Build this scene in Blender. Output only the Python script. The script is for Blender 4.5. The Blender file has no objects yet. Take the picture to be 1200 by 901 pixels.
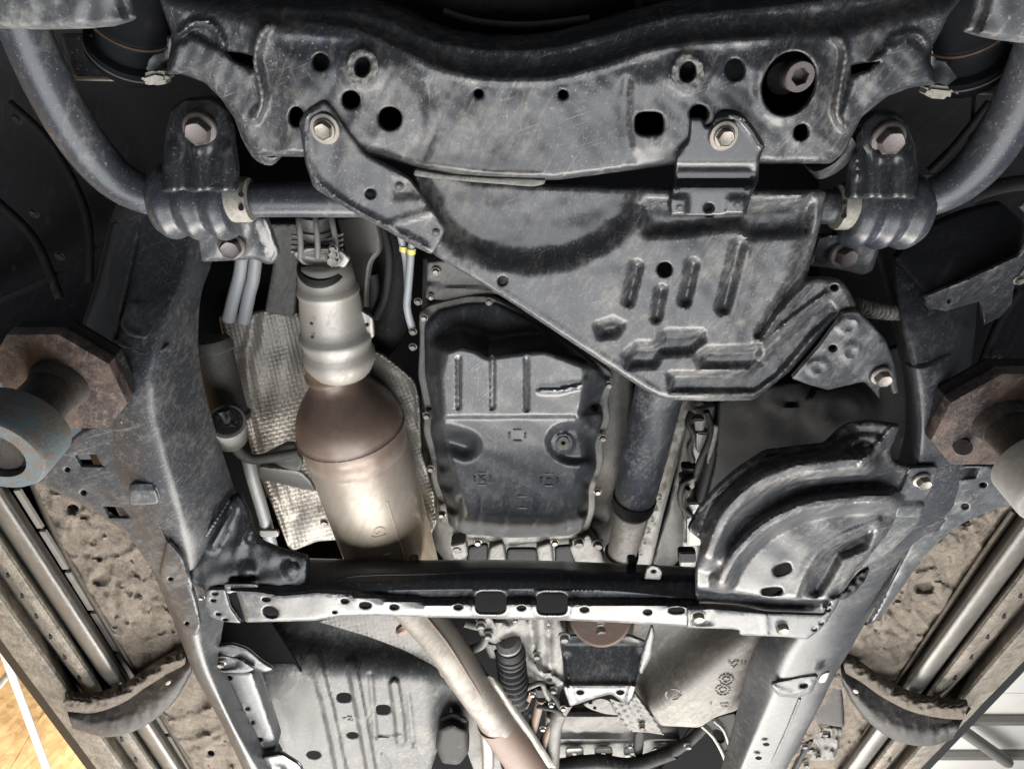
import bpy, bmesh, math, random
import numpy as np
from mathutils import Vector, Matrix
from mathutils.geometry import delaunay_2d_cdt
random.seed(7); RNG = np.random.RandomState(11)
R = math.radians
scene = bpy.context.scene
COL = scene.collection

# ------------------------------------------------------------------ camera, world, lamps, exposure
CAMZ = 1.60                      # lens height above the workshop floor
TILT = R(37.0)                   # lens tilted from straight up towards the rear of the vehicle
F = 740.0; CX, CY = 600.0, 450.5 # focal length and centre in photograph pixels
cam_d = bpy.data.cameras.new('camera'); cam = bpy.data.objects.new('camera', cam_d); COL.objects.link(cam)
cam_d.sensor_fit = 'HORIZONTAL'; cam_d.sensor_width = 36.0; cam_d.lens = 36.0*F/1200.0
cam_d.clip_start = 0.02; cam_d.clip_end = 100
FW = Vector((0, math.sin(TILT), math.cos(TILT))); UP = Vector((0, -math.cos(TILT), math.sin(TILT))); RT = Vector((1, 0, 0))
cam.matrix_world = Matrix(((RT.x, UP.x, -FW.x, 0), (RT.y, UP.y, -FW.y, 0), (RT.z, UP.z, -FW.z, CAMZ), (0, 0, 0, 1)))
scene.camera = cam

world = bpy.data.worlds.new('World'); scene.world = world; world.use_nodes = True
wb = world.node_tree.nodes['Background']; wb.inputs[0].default_value = (0.86, 0.90, 0.95, 1); wb.inputs[1].default_value = 0.16

def lamp(name, loc, target, sx, sy, watts, col):
    d = bpy.data.lights.new(name, 'AREA'); d.shape = 'RECTANGLE'; d.size = sx; d.size_y = sy; d.energy = watts; d.color = col
    o = bpy.data.objects.new(name, d); COL.objects.link(o); o.location = loc
    o.rotation_euler = (Vector(target)-Vector(loc)).to_track_quat('-Z', 'Y').to_euler()
    return o
lamp('doorway_light', (0.3, 3.7, 0.10), (0, 0.7, 2.2), 3.4, 2.0, 600, (1.0, 0.955, 0.89))
lamp('floor_bounce_light', (0.0, 1.25, 0.06), (0.0, 1.1, 2.0), 2.8, 1.4, 78, (0.96, 0.98, 1.0))
lamp('ceiling_fill_light', (0, 6.5, 2.2), (0, 7.5, 5.0), 6.0, 3.0, 600, (1.0, 0.98, 0.95))  # added fill to brighten the roof panels, not a lamp of the hall
lamp('wall_fill_light', (-1.7, 5.2, 0.8), (-3.4, 4.4, 3.0), 1.5, 1.0, 120, (1.0, 0.97, 0.92))  # unseen fill, added to brighten the strand board

scene.view_settings.view_transform = 'Standard'; scene.view_settings.look = 'None'
scene.view_settings.gamma = 1.0; scene.view_settings.exposure = 0.25; scene.view_settings.use_curve_mapping = False

# ------------------------------------------------------------------ pixel -> place
def ray(px, py):
    return FW + RT*((px-CX)/F) - UP*((py-CY)/F)
def P(px, py, h):
    """point on the horizontal plane h metres above the lens"""
    d = ray(px, py); t = h/d.z
    return Vector((d.x*t, d.y*t, CAMZ+h))
def depth(p):
    return (p-Vector((0, 0, CAMZ))).dot(FW)
def mpp(px, py, h):
    return depth(P(px, py, h))/F
def Pn(px, py, h):
    px = np.asarray(px, float); py = np.asarray(py, float); h = np.asarray(h, float)
    a = (px-CX)/F; b = (py-CY)/F
    dx = a; dy = FW.y-UP.y*b; dz = FW.z-UP.z*b
    t = h/dz
    return np.stack([dx*t, dy*t, CAMZ+h+0*t], axis=1)

# ------------------------------------------------------------------ materials
def nodes_for(name):
    m = bpy.data.materials.new(name); m.use_nodes = True
    nt = m.node_tree; b = nt.nodes['Principled BSDF']
    return m, nt, b
def mk(nt, t, **kw):
    n = nt.nodes.new(t)
    for k, v in kw.items():
        if k in n.inputs: n.inputs[k].default_value = v
        else: setattr(n, k, v)
    return n
def noise(nt, vec, scale, detail=5, rough=0.6, dist=0.0):
    n = mk(nt, 'ShaderNodeTexNoise'); n.inputs['Scale'].default_value = scale; n.inputs['Detail'].default_value = detail
    n.inputs['Roughness'].default_value = rough; n.inputs['Distortion'].default_value = dist
    nt.links.new(vec, n.inputs['Vector']); return n.outputs['Fac']
def ramp(nt, fac, lo, hi, v0=0.0, v1=1.0):
    r = mk(nt, 'ShaderNodeMapRange'); r.clamp = True
    r.inputs['From Min'].default_value = lo; r.inputs['From Max'].default_value = hi
    r.inputs['To Min'].default_value = v0; r.inputs['To Max'].default_value = v1
    nt.links.new(fac, r.inputs['Value']); return r.outputs['Result']
def math_(nt, op, a, b):
    n = mk(nt, 'ShaderNodeMath', operation=op)
    for i, v in enumerate((a, b)):
        if isinstance(v, (int, float)): n.inputs[i].default_value = v
        else: nt.links.new(v, n.inputs[i])
    return n.outputs[0]
def mixc(nt, fac, a, b):
    n = mk(nt, 'ShaderNodeMix'); n.data_type = 'RGBA'
    if isinstance(fac, (int, float)): n.inputs[0].default_value = fac
    else: nt.links.new(fac, n.inputs[0])
    for i, v in ((6, a), (7, b)):
        if isinstance(v, tuple): n.inputs[i].default_value = v+(1,)
        else: nt.links.new(v, n.inputs[i])
    return n.outputs[2]
def coords(nt, scale=(1, 1, 1), rot=(0, 0, 0)):
    t = mk(nt, 'ShaderNodeTexCoord'); m = mk(nt, 'ShaderNodeMapping')
    m.vector_type = 'TEXTURE'; m.inputs['Scale'].default_value = tuple(1.0/c for c in scale); m.inputs['Rotation'].default_value = rot
    nt.links.new(t.outputs['Object'], m.inputs['Vector']); return m.outputs['Vector']

def grime(name, base, dust, amt=0.5, rough=0.38, metal=0.0, scale=1.0, bump=0.25, streak=0.35, rot=0.5, bdist=0.0025,
          base2=None, spatter=0.5, dust_rough=0.8, film=0.0, spec=0.5, pk=None):
    m, nt, b = nodes_for(name); L = nt.links
    v = coords(nt); b.inputs['Specular IOR Level'].default_value = spec
    big = noise(nt, v, 7*scale, 5, 0.68, 0.6)
    fine = noise(nt, v, 95*scale, 5, 0.75, 0.3)
    # long scuffs in three directions, broken up by the coarse noise
    sc = None
    for (sx_, sy_, ro, lo, wd) in ((190, 8, rot, .57, .18), (620, 26, rot+0.75, .61, .08), (760, 34, rot-0.55, .62, .07)):
        s1 = ramp(nt, noise(nt, coords(nt, (sx_*scale, sy_*scale, 40*scale), (0, 0, ro)), 1.0, 2, 0.55, 0.5), lo, lo+wd)
        sc = s1 if sc is None else math_(nt, 'MAXIMUM', sc, s1)
    sc = math_(nt, 'MULTIPLY', sc, ramp(nt, noise(nt, v, 22*scale, 3, 0.6), 0.35, 0.62, 0.15, 1.0))
    mid = noise(nt, coords(nt, (95*scale, 17*scale, 45*scale), (0, 0, rot*0.6+0.2)), 1.0, 5, 0.68, 0.6)
    patch = ramp(nt, math_(nt, 'ADD', math_(nt, 'ADD', math_(nt, 'MULTIPLY', big, 0.36), math_(nt, 'MULTIPLY', mid, 0.34)), math_(nt, 'MULTIPLY', fine, 0.30)), 0.615-0.24*amt, 0.735-0.22*amt)
    sp = math_(nt, 'MULTIPLY', ramp(nt, noise(nt, v, 330*scale, 2, 0.5), 0.64, 0.72), spatter)
    mask = math_(nt, 'MULTIPLY', patch, pk if pk is not None else min(1.0, 0.30+0.65*amt))
    mask = math_(nt, 'MAXIMUM', mask, math_(nt, 'MULTIPLY', sc, streak))
    mask = math_(nt, 'MAXIMUM', mask, sp)
    if film: mask = math_(nt, 'MAXIMUM', mask, ramp(nt, big, 0.3, 0.7, film*0.35, film*1.7))
    mask = math_(nt, 'MINIMUM', mask, 1.0)
    bc = base
    if base2: bc = mixc(nt, ramp(nt, noise(nt, v, 16*scale, 6, 0.65, 0.8), 0.42, 0.60), base, base2)
    dc = mixc(nt, ramp(nt, fine, 0.35, 0.65), tuple(0.72*c for c in dust), dust)
    L.new(mixc(nt, mask, bc, dc), b.inputs['Base Color'])
    L.new(ramp(nt, mask, 0, 1, rough, dust_rough), b.inputs['Roughness'])
    if metal: L.new(ramp(nt, mask, 0, 1, metal, metal*0.25), b.inputs['Metallic'])
    bp = mk(nt, 'ShaderNodeBump'); bp.inputs['Strength'].default_value = bump; bp.inputs['Distance'].default_value = bdist
    L.new(fine, bp.inputs['Height'])
    L.new(bp.outputs['Normal'], b.inputs['Normal'])
    return m

DUST = (0.36, 0.345, 0.315)
M = {}
M['paint'] = grime('dusty_black_paint', (0.015, 0.0195, 0.028), (0.42, 0.385, 0.33), 0.56, 0.34, 0, 1.15, 0.08, 0.34, film=0.042, pk=0.28, spatter=0.45, spec=0.42)
M['paint_rail'] = grime('dusty_frame_paint', (0.015, 0.020, 0.029), (0.37, 0.345, 0.30), 0.58, 0.42, 0, 1.2, 0.14, 0.34, rot=1.2, film=0.045, pk=0.24, spec=0.36)
M['paint_light'] = grime('thick_dust_on_paint', (0.022, 0.028, 0.038), (0.36, 0.35, 0.325), 0.66, 0.36, 0, 1.0, 0.12, 0.40, film=0.12, pk=0.38, spec=0.3)
M['paint_clean'] = grime('cleaner_black_paint', (0.012, 0.014, 0.018), (0.24, 0.23, 0.22), 0.40, 0.28, 0, 1.0, 0.08, 0.25, film=0.025, pk=0.25)
M['bar'] = grime('bar_paint', (0.016, 0.021, 0.031), (0.35, 0.335, 0.305), 0.55, 0.32, 0, 1.3, 0.10, 0.10, film=0.05, pk=0.26, spec=0.42)
M['plastic'] = grime('black_plastic', (0.008, 0.0085, 0.010), (0.09, 0.088, 0.085), 0.28, 0.65, 0, 0.7, 0.2, 0.15, spatter=0.12, spec=0.15)
M['pan'] = grime('oil_pan_paint', (0.019, 0.0235, 0.031), (0.35, 0.335, 0.31), 0.56, 0.31, 0, 1.2, 0.08, 0.32, rot=0.1, film=0.06, pk=0.24)
M['shaft'] = grime('shaft_paint', (0.016, 0.021, 0.032), (0.30, 0.30, 0.30), 0.55, 0.34, 0, 1.5, 0.2, 0.3, film=0.10)
M['rubber'] = grime('black_rubber', (0.012, 0.012, 0.013), (0.22, 0.21, 0.20), 0.30, 0.7, 0, 1.5, 0.2, 0.1, spatter=0.2, spec=0.2)
M['zinc'] = grime('zinc_bolt', (0.30, 0.29, 0.27), (0.20, 0.18, 0.155), 0.52, 0.42, 0.7, 7, 0.25, 0.2, base2=(0.16, 0.13, 0.105))
M['mauve'] = grime('plated_bolt', (0.125, 0.110, 0.112), (0.11, 0.095, 0.088), 0.50, 0.48, 0.4, 7, 0.25, 0.2, base2=(0.08, 0.068, 0.066))
M['white_collar'] = grime('chalky_collar', (0.25, 0.24, 0.215), (0.16, 0.145, 0.12), 0.55, 0.65, 0, 6, 0.25, 0.2, base2=(0.17, 0.16, 0.14))
M['alu'] = grime('cast_aluminium', (0.17, 0.167, 0.16), (0.10, 0.09, 0.077), 0.60, 0.55, 0.2, 2.5, 0.4, 0.25, spec=0.25)
M['alu_dark'] = grime('dirty_casting', (0.10, 0.098, 0.092), (0.055, 0.05, 0.046), 0.60, 0.6, 0.3, 2.5, 0.4, 0.2)
M['shield'] = grime('heat_shield_foil', (0.18, 0.167, 0.148), (0.14, 0.12, 0.095), 0.50, 0.46, 0.35, 1.6, 0.2, 0.25)
M['cover'] = grime('pressed_steel_cover', (0.26, 0.248, 0.228), (0.21, 0.19, 0.165), 0.50, 0.46, 0.4, 2, 0.15, 0.2)
M['tank'] = grime('dusty_tank_shield', (0.14, 0.135, 0.125), (0.33, 0.312, 0.28), 0.64, 0.6, 0, 0.9, 0.2, 0.25, spec=0.12)
M['floor_panel'] = grime('dusty_floor_panel', (0.06, 0.063, 0.067), (0.26, 0.25, 0.228), 0.58, 0.48, 0, 1.0, 0.2, 0.5, rot=0.35, spec=0.15)
M['mud'] = grime('dried_mud', (0.145, 0.12, 0.092), (0.235, 0.20, 0.16), 0.72, 0.9, 0, 2.0, 1.0, 0.15, base2=(0.075, 0.058, 0.045), bdist=0.006)
M['step'] = grime('step_aluminium', (0.10, 0.095, 0.088), (0.20, 0.18, 0.15), 0.52, 0.42, 0.25, 1.6, 0.35, 0.3, rot=0.6)
M['step_crust'] = grime('crusted_step', (0.12, 0.108, 0.092), (0.36, 0.31, 0.24), 0.64, 0.6, 0.1, 2.6, 0.8, 0.4, rot=0.6, bdist=0.005, base2=(0.06, 0.052, 0.044))
M['seam'] = grime('seam_sealer', (0.30, 0.285, 0.26), (0.20, 0.18, 0.15), 0.5, 0.6, 0, 2, 0.3, 0.2)
M['bracket_mud'] = grime('muddy_bracket', (0.016, 0.016, 0.017), (0.18, 0.15, 0.12), 0.42, 0.6, 0, 1.6, 0.5, 0.15, spec=0.25)
M['mudfill'] = grime('caked_mud', (0.10, 0.082, 0.066), (0.19, 0.158, 0.124), 0.66, 0.95, 0, 2.5, 1.0, 0.1, bdist=0.007)
M['rust_pad'] = grime('rusted_lift_steel', (0.085, 0.058, 0.048), (0.21, 0.165, 0.14), 0.42, 0.42, 0.25, 1.6, 0.35, 0.25, base2=(0.022, 0.017, 0.018))
M['rust_post'] = grime('worn_post_steel', (0.040, 0.033, 0.030), (0.17, 0.14, 0.12), 0.28, 0.40, 0.35, 2, 0.3, 0.3, base2=(0.025, 0.022, 0.022))
M['worn_blue'] = grime('worn_blue_paint', (0.075, 0.115, 0.135), (0.20, 0.135, 0.09), 0.50, 0.45, 0.1, 2.5, 0.4, 0.3, base2=(0.10, 0.085, 0.075))
M['rust'] = grime('brown_rust', (0.125, 0.082, 0.062), (0.21, 0.17, 0.135), 0.48, 0.65, 0.1, 2, 0.4, 0.2)
M['pipe'] = grime('exhaust_pipe_steel', (0.13, 0.117, 0.10), (0.09, 0.072, 0.054), 0.62, 0.5, 0.25, 1.6, 0.15, 0.3)
M['dark'] = grime('dark_body_shade', (0.006, 0.0065, 0.0075), (0.02, 0.0195, 0.019), 0.28, 0.9, 0, 0.8, 0.2, 0.1, spatter=0.05, spec=0.03)  # near-black: the shade of interiors and holes is put into the colour
M['conduit'] = grime('wire_conduit', (0.06, 0.06, 0.06), (0.34, 0.32, 0.29), 0.62, 0.6, 0, 2, 0.2, 0.2)
M['brassy'] = grime('copper_washer_edge', (0.13, 0.085, 0.055), (0.12, 0.10, 0.08), 0.4, 0.45, 0.5, 2, 0.2, 0.2)
M['tube_blue'] = grime('grey_line_tube', (0.20, 0.22, 0.24), (0.24, 0.225, 0.20), 0.5, 0.45, 0, 2, 0.2, 0.2)
M['yellow'] = grime('yellow_band', (0.55, 0.48, 0.12), (0.3, 0.28, 0.2), 0.3, 0.6, 0, 2, 0.1, 0.1)
M['white_panel'] = grime('white_ceiling_panel', (0.72, 0.71, 0.68), (0.6, 0.58, 0.54), 0.4, 0.6, 0, 0.1, 0.05, 0.05, spatter=0.0)
M['steel_white'] = grime('painted_steel_bar', (0.60, 0.60, 0.58), (0.45, 0.43, 0.40), 0.4, 0.5, 0, 0.3, 0.05, 0.1, spatter=0.0)
M['concrete'] = grime('concrete_floor', (0.16, 0.158, 0.155), (0.12, 0.118, 0.115), 0.5, 0.8, 0, 0.15, 0.2, 0.1, spatter=0.1)
M['dust_cake'] = grime('caked_dust_on_paint', (0.03, 0.033, 0.038), (0.34, 0.315, 0.27), 0.52, 0.5, 0, 3.0, 0.5, 0.1)
M['grey_metal'] = grime('grey_bracket_metal', (0.20, 0.20, 0.19), (0.32, 0.30, 0.27), 0.55, 0.5, 0.2, 2, 0.2, 0.2)

def cat_material():
    """heat-tinted steel: brown on the inlet cone, straw and silver along the can (true discolouration along the axis)"""
    m, nt, b = nodes_for('heat_tinted_steel'); L = nt.links
    a = P(391, 437, 0.80); e = P(468, 680, 0.775)
    ax = (e-a); ln = ax.length; ax.normalize()
    t = mk(nt, 'ShaderNodeTexCoord')
    d = mk(nt, 'ShaderNodeVectorMath', operation='DOT_PRODUCT'); d.inputs[1].default_value = ax
    L.new(t.outputs['Object'], d.inputs[0])
    s = math_(nt, 'DIVIDE', math_(nt, 'SUBTRACT', d.outputs['Value'], a.dot(ax)), ln)
    v = coords(nt)
    s = math_(nt, 'ADD', s, math_(nt, 'MULTIPLY', math_(nt, 'SUBTRACT', noise(nt, v, 14, 5), 0.5), 0.17))
    cr = mk(nt, 'ShaderNodeValToRGB'); L.new(s, cr.inputs[0]); e_ = cr.color_ramp.elements
    stops = [(0.0, (0.15, 0.10, 0.075)), (0.06, (0.095, 0.066, 0.054)), (0.16, (0.12, 0.082, 0.064)), (0.235, (0.20, 0.15, 0.12)),
             (0.30, (0.42, 0.345, 0.285)), (0.48, (0.64, 0.56, 0.46)), (0.70, (0.70, 0.57, 0.41)), (1.0, (0.76, 0.69, 0.56))]
    for i, (p, c) in enumerate(stops):
        q = e_[i] if i < 2 else e_.new(p)
        q.position = p; q.color = c+(1,)
    fine = noise(nt, v, 90, 5, 0.65)
    streak = noise(nt, coords(nt, (90, 8, 40), (0, 0, 0.35)), 1.0, 4, 0.6)
    L.new(mixc(nt, ramp(nt, math_(nt, 'MULTIPLY', math_(nt, 'ADD', fine, streak), 0.5), 0.45, 0.68, 0, 0.28), cr.outputs[0], (0.17, 0.12, 0.09)), b.inputs['Base Color'])
    L.new(ramp(nt, s, 0.2, 0.5, 0.1, 0.5), b.inputs['Metallic'])
    L.new(ramp(nt, fine, 0.3, 0.7, 0.32, 0.48), b.inputs['Roughness'])
    bp = mk(nt, 'ShaderNodeBump'); bp.inputs['Strength'].default_value = 0.10; bp.inputs['Distance'].default_value = 0.002
    L.new(fine, bp.inputs['Height']); L.new(bp.outputs['Normal'], b.inputs['Normal'])
    return m
M['cat'] = cat_material()

def osb_material():
    m, nt, b = nodes_for('strand_board'); L = nt.links
    v = coords(nt, (1, 7, 16), (0.25, 0.1, 0.1)); v2 = coords(nt, (1, 16, 5), (-0.5, 0, 0.2))
    def vor(vec, sc):
        n = mk(nt, 'ShaderNodeTexVoronoi'); n.inputs['Scale'].default_value = sc; L.new(vec, n.inputs['Vector']); return n.outputs['Color']
    def chan(c):
        s = mk(nt, 'ShaderNodeSeparateColor'); L.new(c, s.inputs[0]); return s.outputs[0]
    f = math_(nt, 'MULTIPLY', math_(nt, 'ADD', chan(vor(v, 1.6)), chan(vor(v2, 1.6))), 0.5)
    L.new(mixc(nt, f, (0.36, 0.20, 0.075), (0.66, 0.44, 0.20)), b.inputs['Base Color']); b.inputs['Roughness'].default_value = 0.7
    return m
M['osb'] = osb_material()

# ------------------------------------------------------------------ object helpers
def tag(o, label=None, cat=None, group=None, kind=None):
    if label: o['label'] = label
    if cat: o['category'] = cat
    if group: o['group'] = group
    if kind: o['kind'] = kind
    return o
def thing(name, label, cat, at, group=None):
    o = bpy.data.objects.new(name, None); COL.objects.link(o); o.empty_display_size = 0.02
    o.location = P(*at) if len(at) == 3 and not isinstance(at, Vector) else at
    bpy.context.view_layer.update()
    return tag(o, label, cat, group)
def link(name, me, mat, parent=None, sharp=35):
    o = bpy.data.objects.new(name, me); COL.objects.link(o)
    if mat is not None and not me.materials: me.materials.append(M[mat] if isinstance(mat, str) else mat)
    if parent is not None:
        o.parent = parent; o.matrix_parent_inverse = world_of(parent).inverted()
    return o
def world_of(o):
    m = o.matrix_basis.copy()
    if o.parent is not None: m = world_of(o.parent) @ o.matrix_parent_inverse @ m
    return m
def mesh_from(name, verts, faces, sharp=35):
    me = bpy.data.meshes.new(name); me.from_pydata([tuple(v) for v in verts], [], [tuple(f) for f in faces]); me.update()
    bm = bmesh.new(); bm.from_mesh(me); bmesh.ops.remove_doubles(bm, verts=bm.verts, dist=1e-6)
    bmesh.ops.recalc_face_normals(bm, faces=bm.faces); bm.to_mesh(me); bm.free()
    for p in me.polygons: p.use_smooth = True
    me.set_sharp_from_angle(angle=R(sharp)); return me

def cr(pts, n, closed=False):
    """Catmull-Rom resample (numpy rows), n points per span"""
    p = np.asarray(pts, float); N = len(p)
    if N < 3 and not closed:
        t = np.linspace(0, 1, n+1)[:, None]; return p[0]*(1-t)+p[-1]*t
    out = []
    rng = range(N if closed else N-1)
    for i in rng:
        if closed: a, b, c, d = p[(i-1) % N], p[i], p[(i+1) % N], p[(i+2) % N]
        else: a, b, c, d = p[max(i-1, 0)], p[i], p[i+1], p[min(i+2, N-1)]
        for k in range(n):
            t = k/n
            out.append(0.5*((2*b)+(-a+c)*t+(2*a-5*b+4*c-d)*t*t+(-a+3*b-3*c+d)*t**3))
    if not closed: out.append(p[-1])
    return np.array(out)
def round_poly(poly, r=6, n=4):
    """round the corners of a closed pixel polygon"""
    p = [np.array(q[:2], float) for q in poly]; N = len(p); out = []
    for i in range(N):
        a, b, c = p[i-1], p[i], p[(i+1) % N]
        da, dc = np.linalg.norm(a-b), np.linalg.norm(c-b)
        k = min(r, 0.45*da, 0.45*dc)
        s = b+(a-b)/max(da, 1e-6)*k; e = b+(c-b)/max(dc, 1e-6)*k
        for j in range(n+1):
            t = j/n; out.append(tuple((1-t)**2*s+2*t*(1-t)*b+t*t*e))
    return out
def ell(x, y, rx, ry=None, rot=0, n=20, sq=2.0):
    ry = rx if ry is None else ry; out = []
    for i in range(n):
        a = 2*math.pi*i/n; c, s = math.cos(a), math.sin(a)
        u = math.copysign(abs(c)**(2/sq), c)*rx; v = math.copysign(abs(s)**(2/sq), s)*ry
        out.append((x+u*math.cos(rot)-v*math.sin(rot), y+u*math.sin(rot)+v*math.cos(rot)))
    return out
def densify(poly, step):
    out = []; N = len(poly)
    for i in range(N):
        a = np.array(poly[i], float); b = np.array(poly[(i+1) % N], float); L = np.linalg.norm(b-a)
        k = max(1, int(math.ceil(L/step)))
        for j in range(k): out.append(tuple(a+(b-a)*j/k))
    return out
def seg_dist(pts, poly, closed=True):
    p = np.asarray(pts, float); q = np.asarray(poly, float)
    a = q; b = np.roll(q, -1, axis=0)
    if not closed: a, b = q[:-1], q[1:]
    best = np.full(len(p), 1e9)
    for s, e in zip(a, b):
        d = e-s; L = max(d.dot(d), 1e-9)
        t = np.clip(((p-s)@d)/L, 0, 1)
        best = np.minimum(best, np.hypot(*(p-(s+t[:, None]*d)).T))
    return best
def inside(pts, poly):
    p = np.asarray(pts, float); q = np.asarray(poly, float); r = np.zeros(len(p), bool); N = len(q)
    for i in range(N):
        x1, y1 = q[i]; x2, y2 = q[(i+1) % N]
        c = (y1 > p[:, 1]) != (y2 > p[:, 1])
        with np.errstate(divide='ignore', invalid='ignore'):
            xi = (x2-x1)*(p[:, 1]-y1)/(y2-y1+1e-12)+x1
        r ^= c & (p[:, 0] < xi)
    return r
def sstep(t):
    t = np.clip(t, 0, 1); return t*t*(3-2*t)
# relief features: every one returns how far (m) the metal stands out towards the ground
def rib(pts, w, dh, flat=0.0, curve=True):
    pl = cr(pts, 6) if (curve and len(pts) > 2) else np.array(pts, float)
    return lambda p: dh*sstep((1-seg_dist(p, pl, False)/w)/(1-flat))
def pad(poly, edge, dh):
    return lambda p: dh*sstep(np.where(inside(p, poly), 1, -1)*seg_dist(p, poly)/edge+0.5)
def slope_y(y0, y1, dh):          # raised by dh beyond y1
    return lambda p: dh*sstep((p[:, 1]-y0)/(y1-y0))
def wobble(amp, wl, seed=0):
    r = np.random.RandomState(seed); k = [(r.uniform(0.5, 1.6)/wl*2*math.pi, r.uniform(0, 6.28), r.uniform(0, 6.28)) for _ in range(7)]
    def f(p):
        s = 0
        for w, th, ph in k: s = s+np.sin((p[:, 0]*math.cos(th)+p[:, 1]*math.sin(th))*w+ph)
        return amp*s/4
    return f
def clods(amp, wl, seed=0):
    f1, f2 = wobble(1.0, wl, seed), wobble(1.0, wl*0.55, seed+50)
    return lambda p: amp*(0.5-np.minimum(np.abs(f1(p)), 0.6)+0.35*(0.5-np.minimum(np.abs(f2(p)), 0.6)))
def flakes(amp, wl, seed=0):
    f1 = wobble(1.0, wl, seed); f2 = wobble(0.35, wl*0.3, seed+9)
    return lambda p: amp*sstep((f1(p)+f2(p)-0.15)*4)
def hfield(h):
    """constant, three (px,py,h) points of a plane, or a callable"""
    if callable(h): return h
    if isinstance(h, (int, float)): return lambda p: np.full(len(p), float(h))
    A = np.array([[a, b, 1] for a, b, _ in h]); s = np.linalg.lstsq(A, np.array([c for _, _, c in h]), rcond=None)[0]
    return lambda p: p[:, 0]*s[0]+p[:, 1]*s[1]+s[2]

def sheet_mesh(name, outline, h, holes=(), relief=(), step=9.0, thick=0.003, roll=(5.0, 0.005), box=0.0, hole_roll=(2.5, 0.002), r=5, fine=None, sharp=50):
    """pressed sheet metal: outline and holes traced in the photograph, standing at height h, with real relief, rolled edges and thickness"""
    hf = hfield(h)
    out = densify(round_poly(outline, r) if r else list(outline), min(step, 7))
    hs = [densify(hh, max(2.0, step*0.6)) for hh in holes]
    hs = [hh for hh in hs if len(hh) > 2]
    xs, ys = zip(*out)
    x0, x1, y0, y1 = min(xs), max(xs), min(ys), max(ys)
    gx = np.arange(x0, x1, step); gy = np.arange(y0, y1, step*0.87)
    g = np.array([(x+(step/2 if j % 2 else 0), y) for j, y in enumerate(gy) for x in gx])
    if fine:
        for (fx0, fy0, fx1, fy1, st) in fine:
            g = np.vstack([g, np.array([(x, y) for y in np.arange(fy0, fy1, st) for x in np.arange(fx0, fx1, st)])])
    loops = [(out, 1)]+[(hh, -1) for hh in hs]
    extra = []
    for lp, sg in loops:
        w = roll[0] if sg == 1 else hole_roll[0]
        if w <= 0: continue
        q = np.array(lp); t = np.roll(q, -1, 0)-np.roll(q, 1, 0); n = np.stack([-t[:, 1], t[:, 0]], 1); n /= np.linalg.norm(n, axis=1)[:, None]+1e-9
        for s in (1, -1):
            for k in (0.3, 0.65, 1.05): extra.append(q+n*s*w*k)
    g = np.vstack([g]+extra) if extra else g
    keep = inside(g, out)
    d = seg_dist(g, out); keep &= d > 0.22*min(roll[0] if roll[0] > 0 else step, step)
    for hh in hs:
        keep &= ~inside(g, hh); keep &= seg_dist(g, hh) > 0.5
    g = g[keep]
    # thin out coincident points
    key = {}
    for p in g: key.setdefault((int(p[0]*1.2), int(p[1]*1.2)), p)
    g = np.array(list(key.values())) if key else np.zeros((0, 2))
    pts = [Vector(p) for p in out]; edges = [(i, (i+1) % len(out)) for i in range(len(out))]
    for hh in hs:
        o = len(pts); pts += [Vector(p) for p in hh]; edges += [(o+i, o+(i+1) % len(hh)) for i in range(len(hh))]
    pts += [Vector(p) for p in g]
    v2, e2, f2, *_ = delaunay_2d_cdt(pts, edges, [], 0, 1e-4)
    p2 = np.array([(v.x, v.y) for v in v2])
    cen = np.array([p2[list(f)].mean(0) for f in f2])
    ok = inside(cen, out)
    for hh in hs: ok &= ~inside(cen, hh)
    faces = [tuple(f) for f, k in zip(f2, ok) if k]
    used = sorted({i for f in faces for i in f}); mp = {i: k for k, i in enumerate(used)}
    p2 = p2[used]; faces = [tuple(mp[i] for i in f) for f in faces]
    hh_ = hf(p2).astype(float)
    for f in relief: hh_ = hh_-f(p2)
    if roll[0] > 0:
        t = np.clip(1-seg_dist(p2, out)/roll[0], 0, 1); hh_ = hh_+roll[1]*(1-np.sqrt(1-t*t*0.999))
    if hole_roll[0] > 0:
        for hl in hs:
            t = np.clip(1-seg_dist(p2, hl)/hole_roll[0], 0, 1); hh_ = hh_+hole_roll[1]*(1-np.sqrt(1-t*t*0.999))
    V = Pn(p2[:, 0], p2[:, 1], hh_)
    n = len(V); T = V.copy(); T[:, 2] += thick
    ec = {}
    for f in faces:
        for a, b in zip(f, f[1:]+f[:1]): ec[(a, b)] = ec.get((a, b), 0)+1
    bd = [(a, b) for (a, b) in ec if (b, a) not in ec]
    verts = list(V)+list(T); allf = list(faces)+[tuple(i+n for i in reversed(f)) for f in faces]
    allf += [(b, a, a+n, b+n) for a, b in bd]
    if box:
        q = np.array(out); on = {}
        hb = hf(q)
        for f in relief: hb = hb-f(q)
        base = Pn(q[:, 0], q[:, 1], hb+roll[1]+thick*0.3); cx, cy = base[:, 0].mean(), base[:, 1].mean()
        base[:, 0] = cx+(base[:, 0]-cx)*0.996; base[:, 1] = cy+(base[:, 1]-cy)*0.996
        o = len(verts); m = len(base); top = base.copy(); top[:, 2] = base[:, 2].max()+box
        verts += list(base)+list(top)
        allf += [(o+i, o+(i+1) % m, o+m+(i+1) % m, o+m+i) for i in range(m)]
        allf.append(tuple(o+m+i for i in range(m)))
    return mesh_from(name, verts, allf, sharp)
def sheet(name, mat, parent, outline, h, **kw):
    return link(name, sheet_mesh(name, outline, h, **kw), mat, parent)

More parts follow.
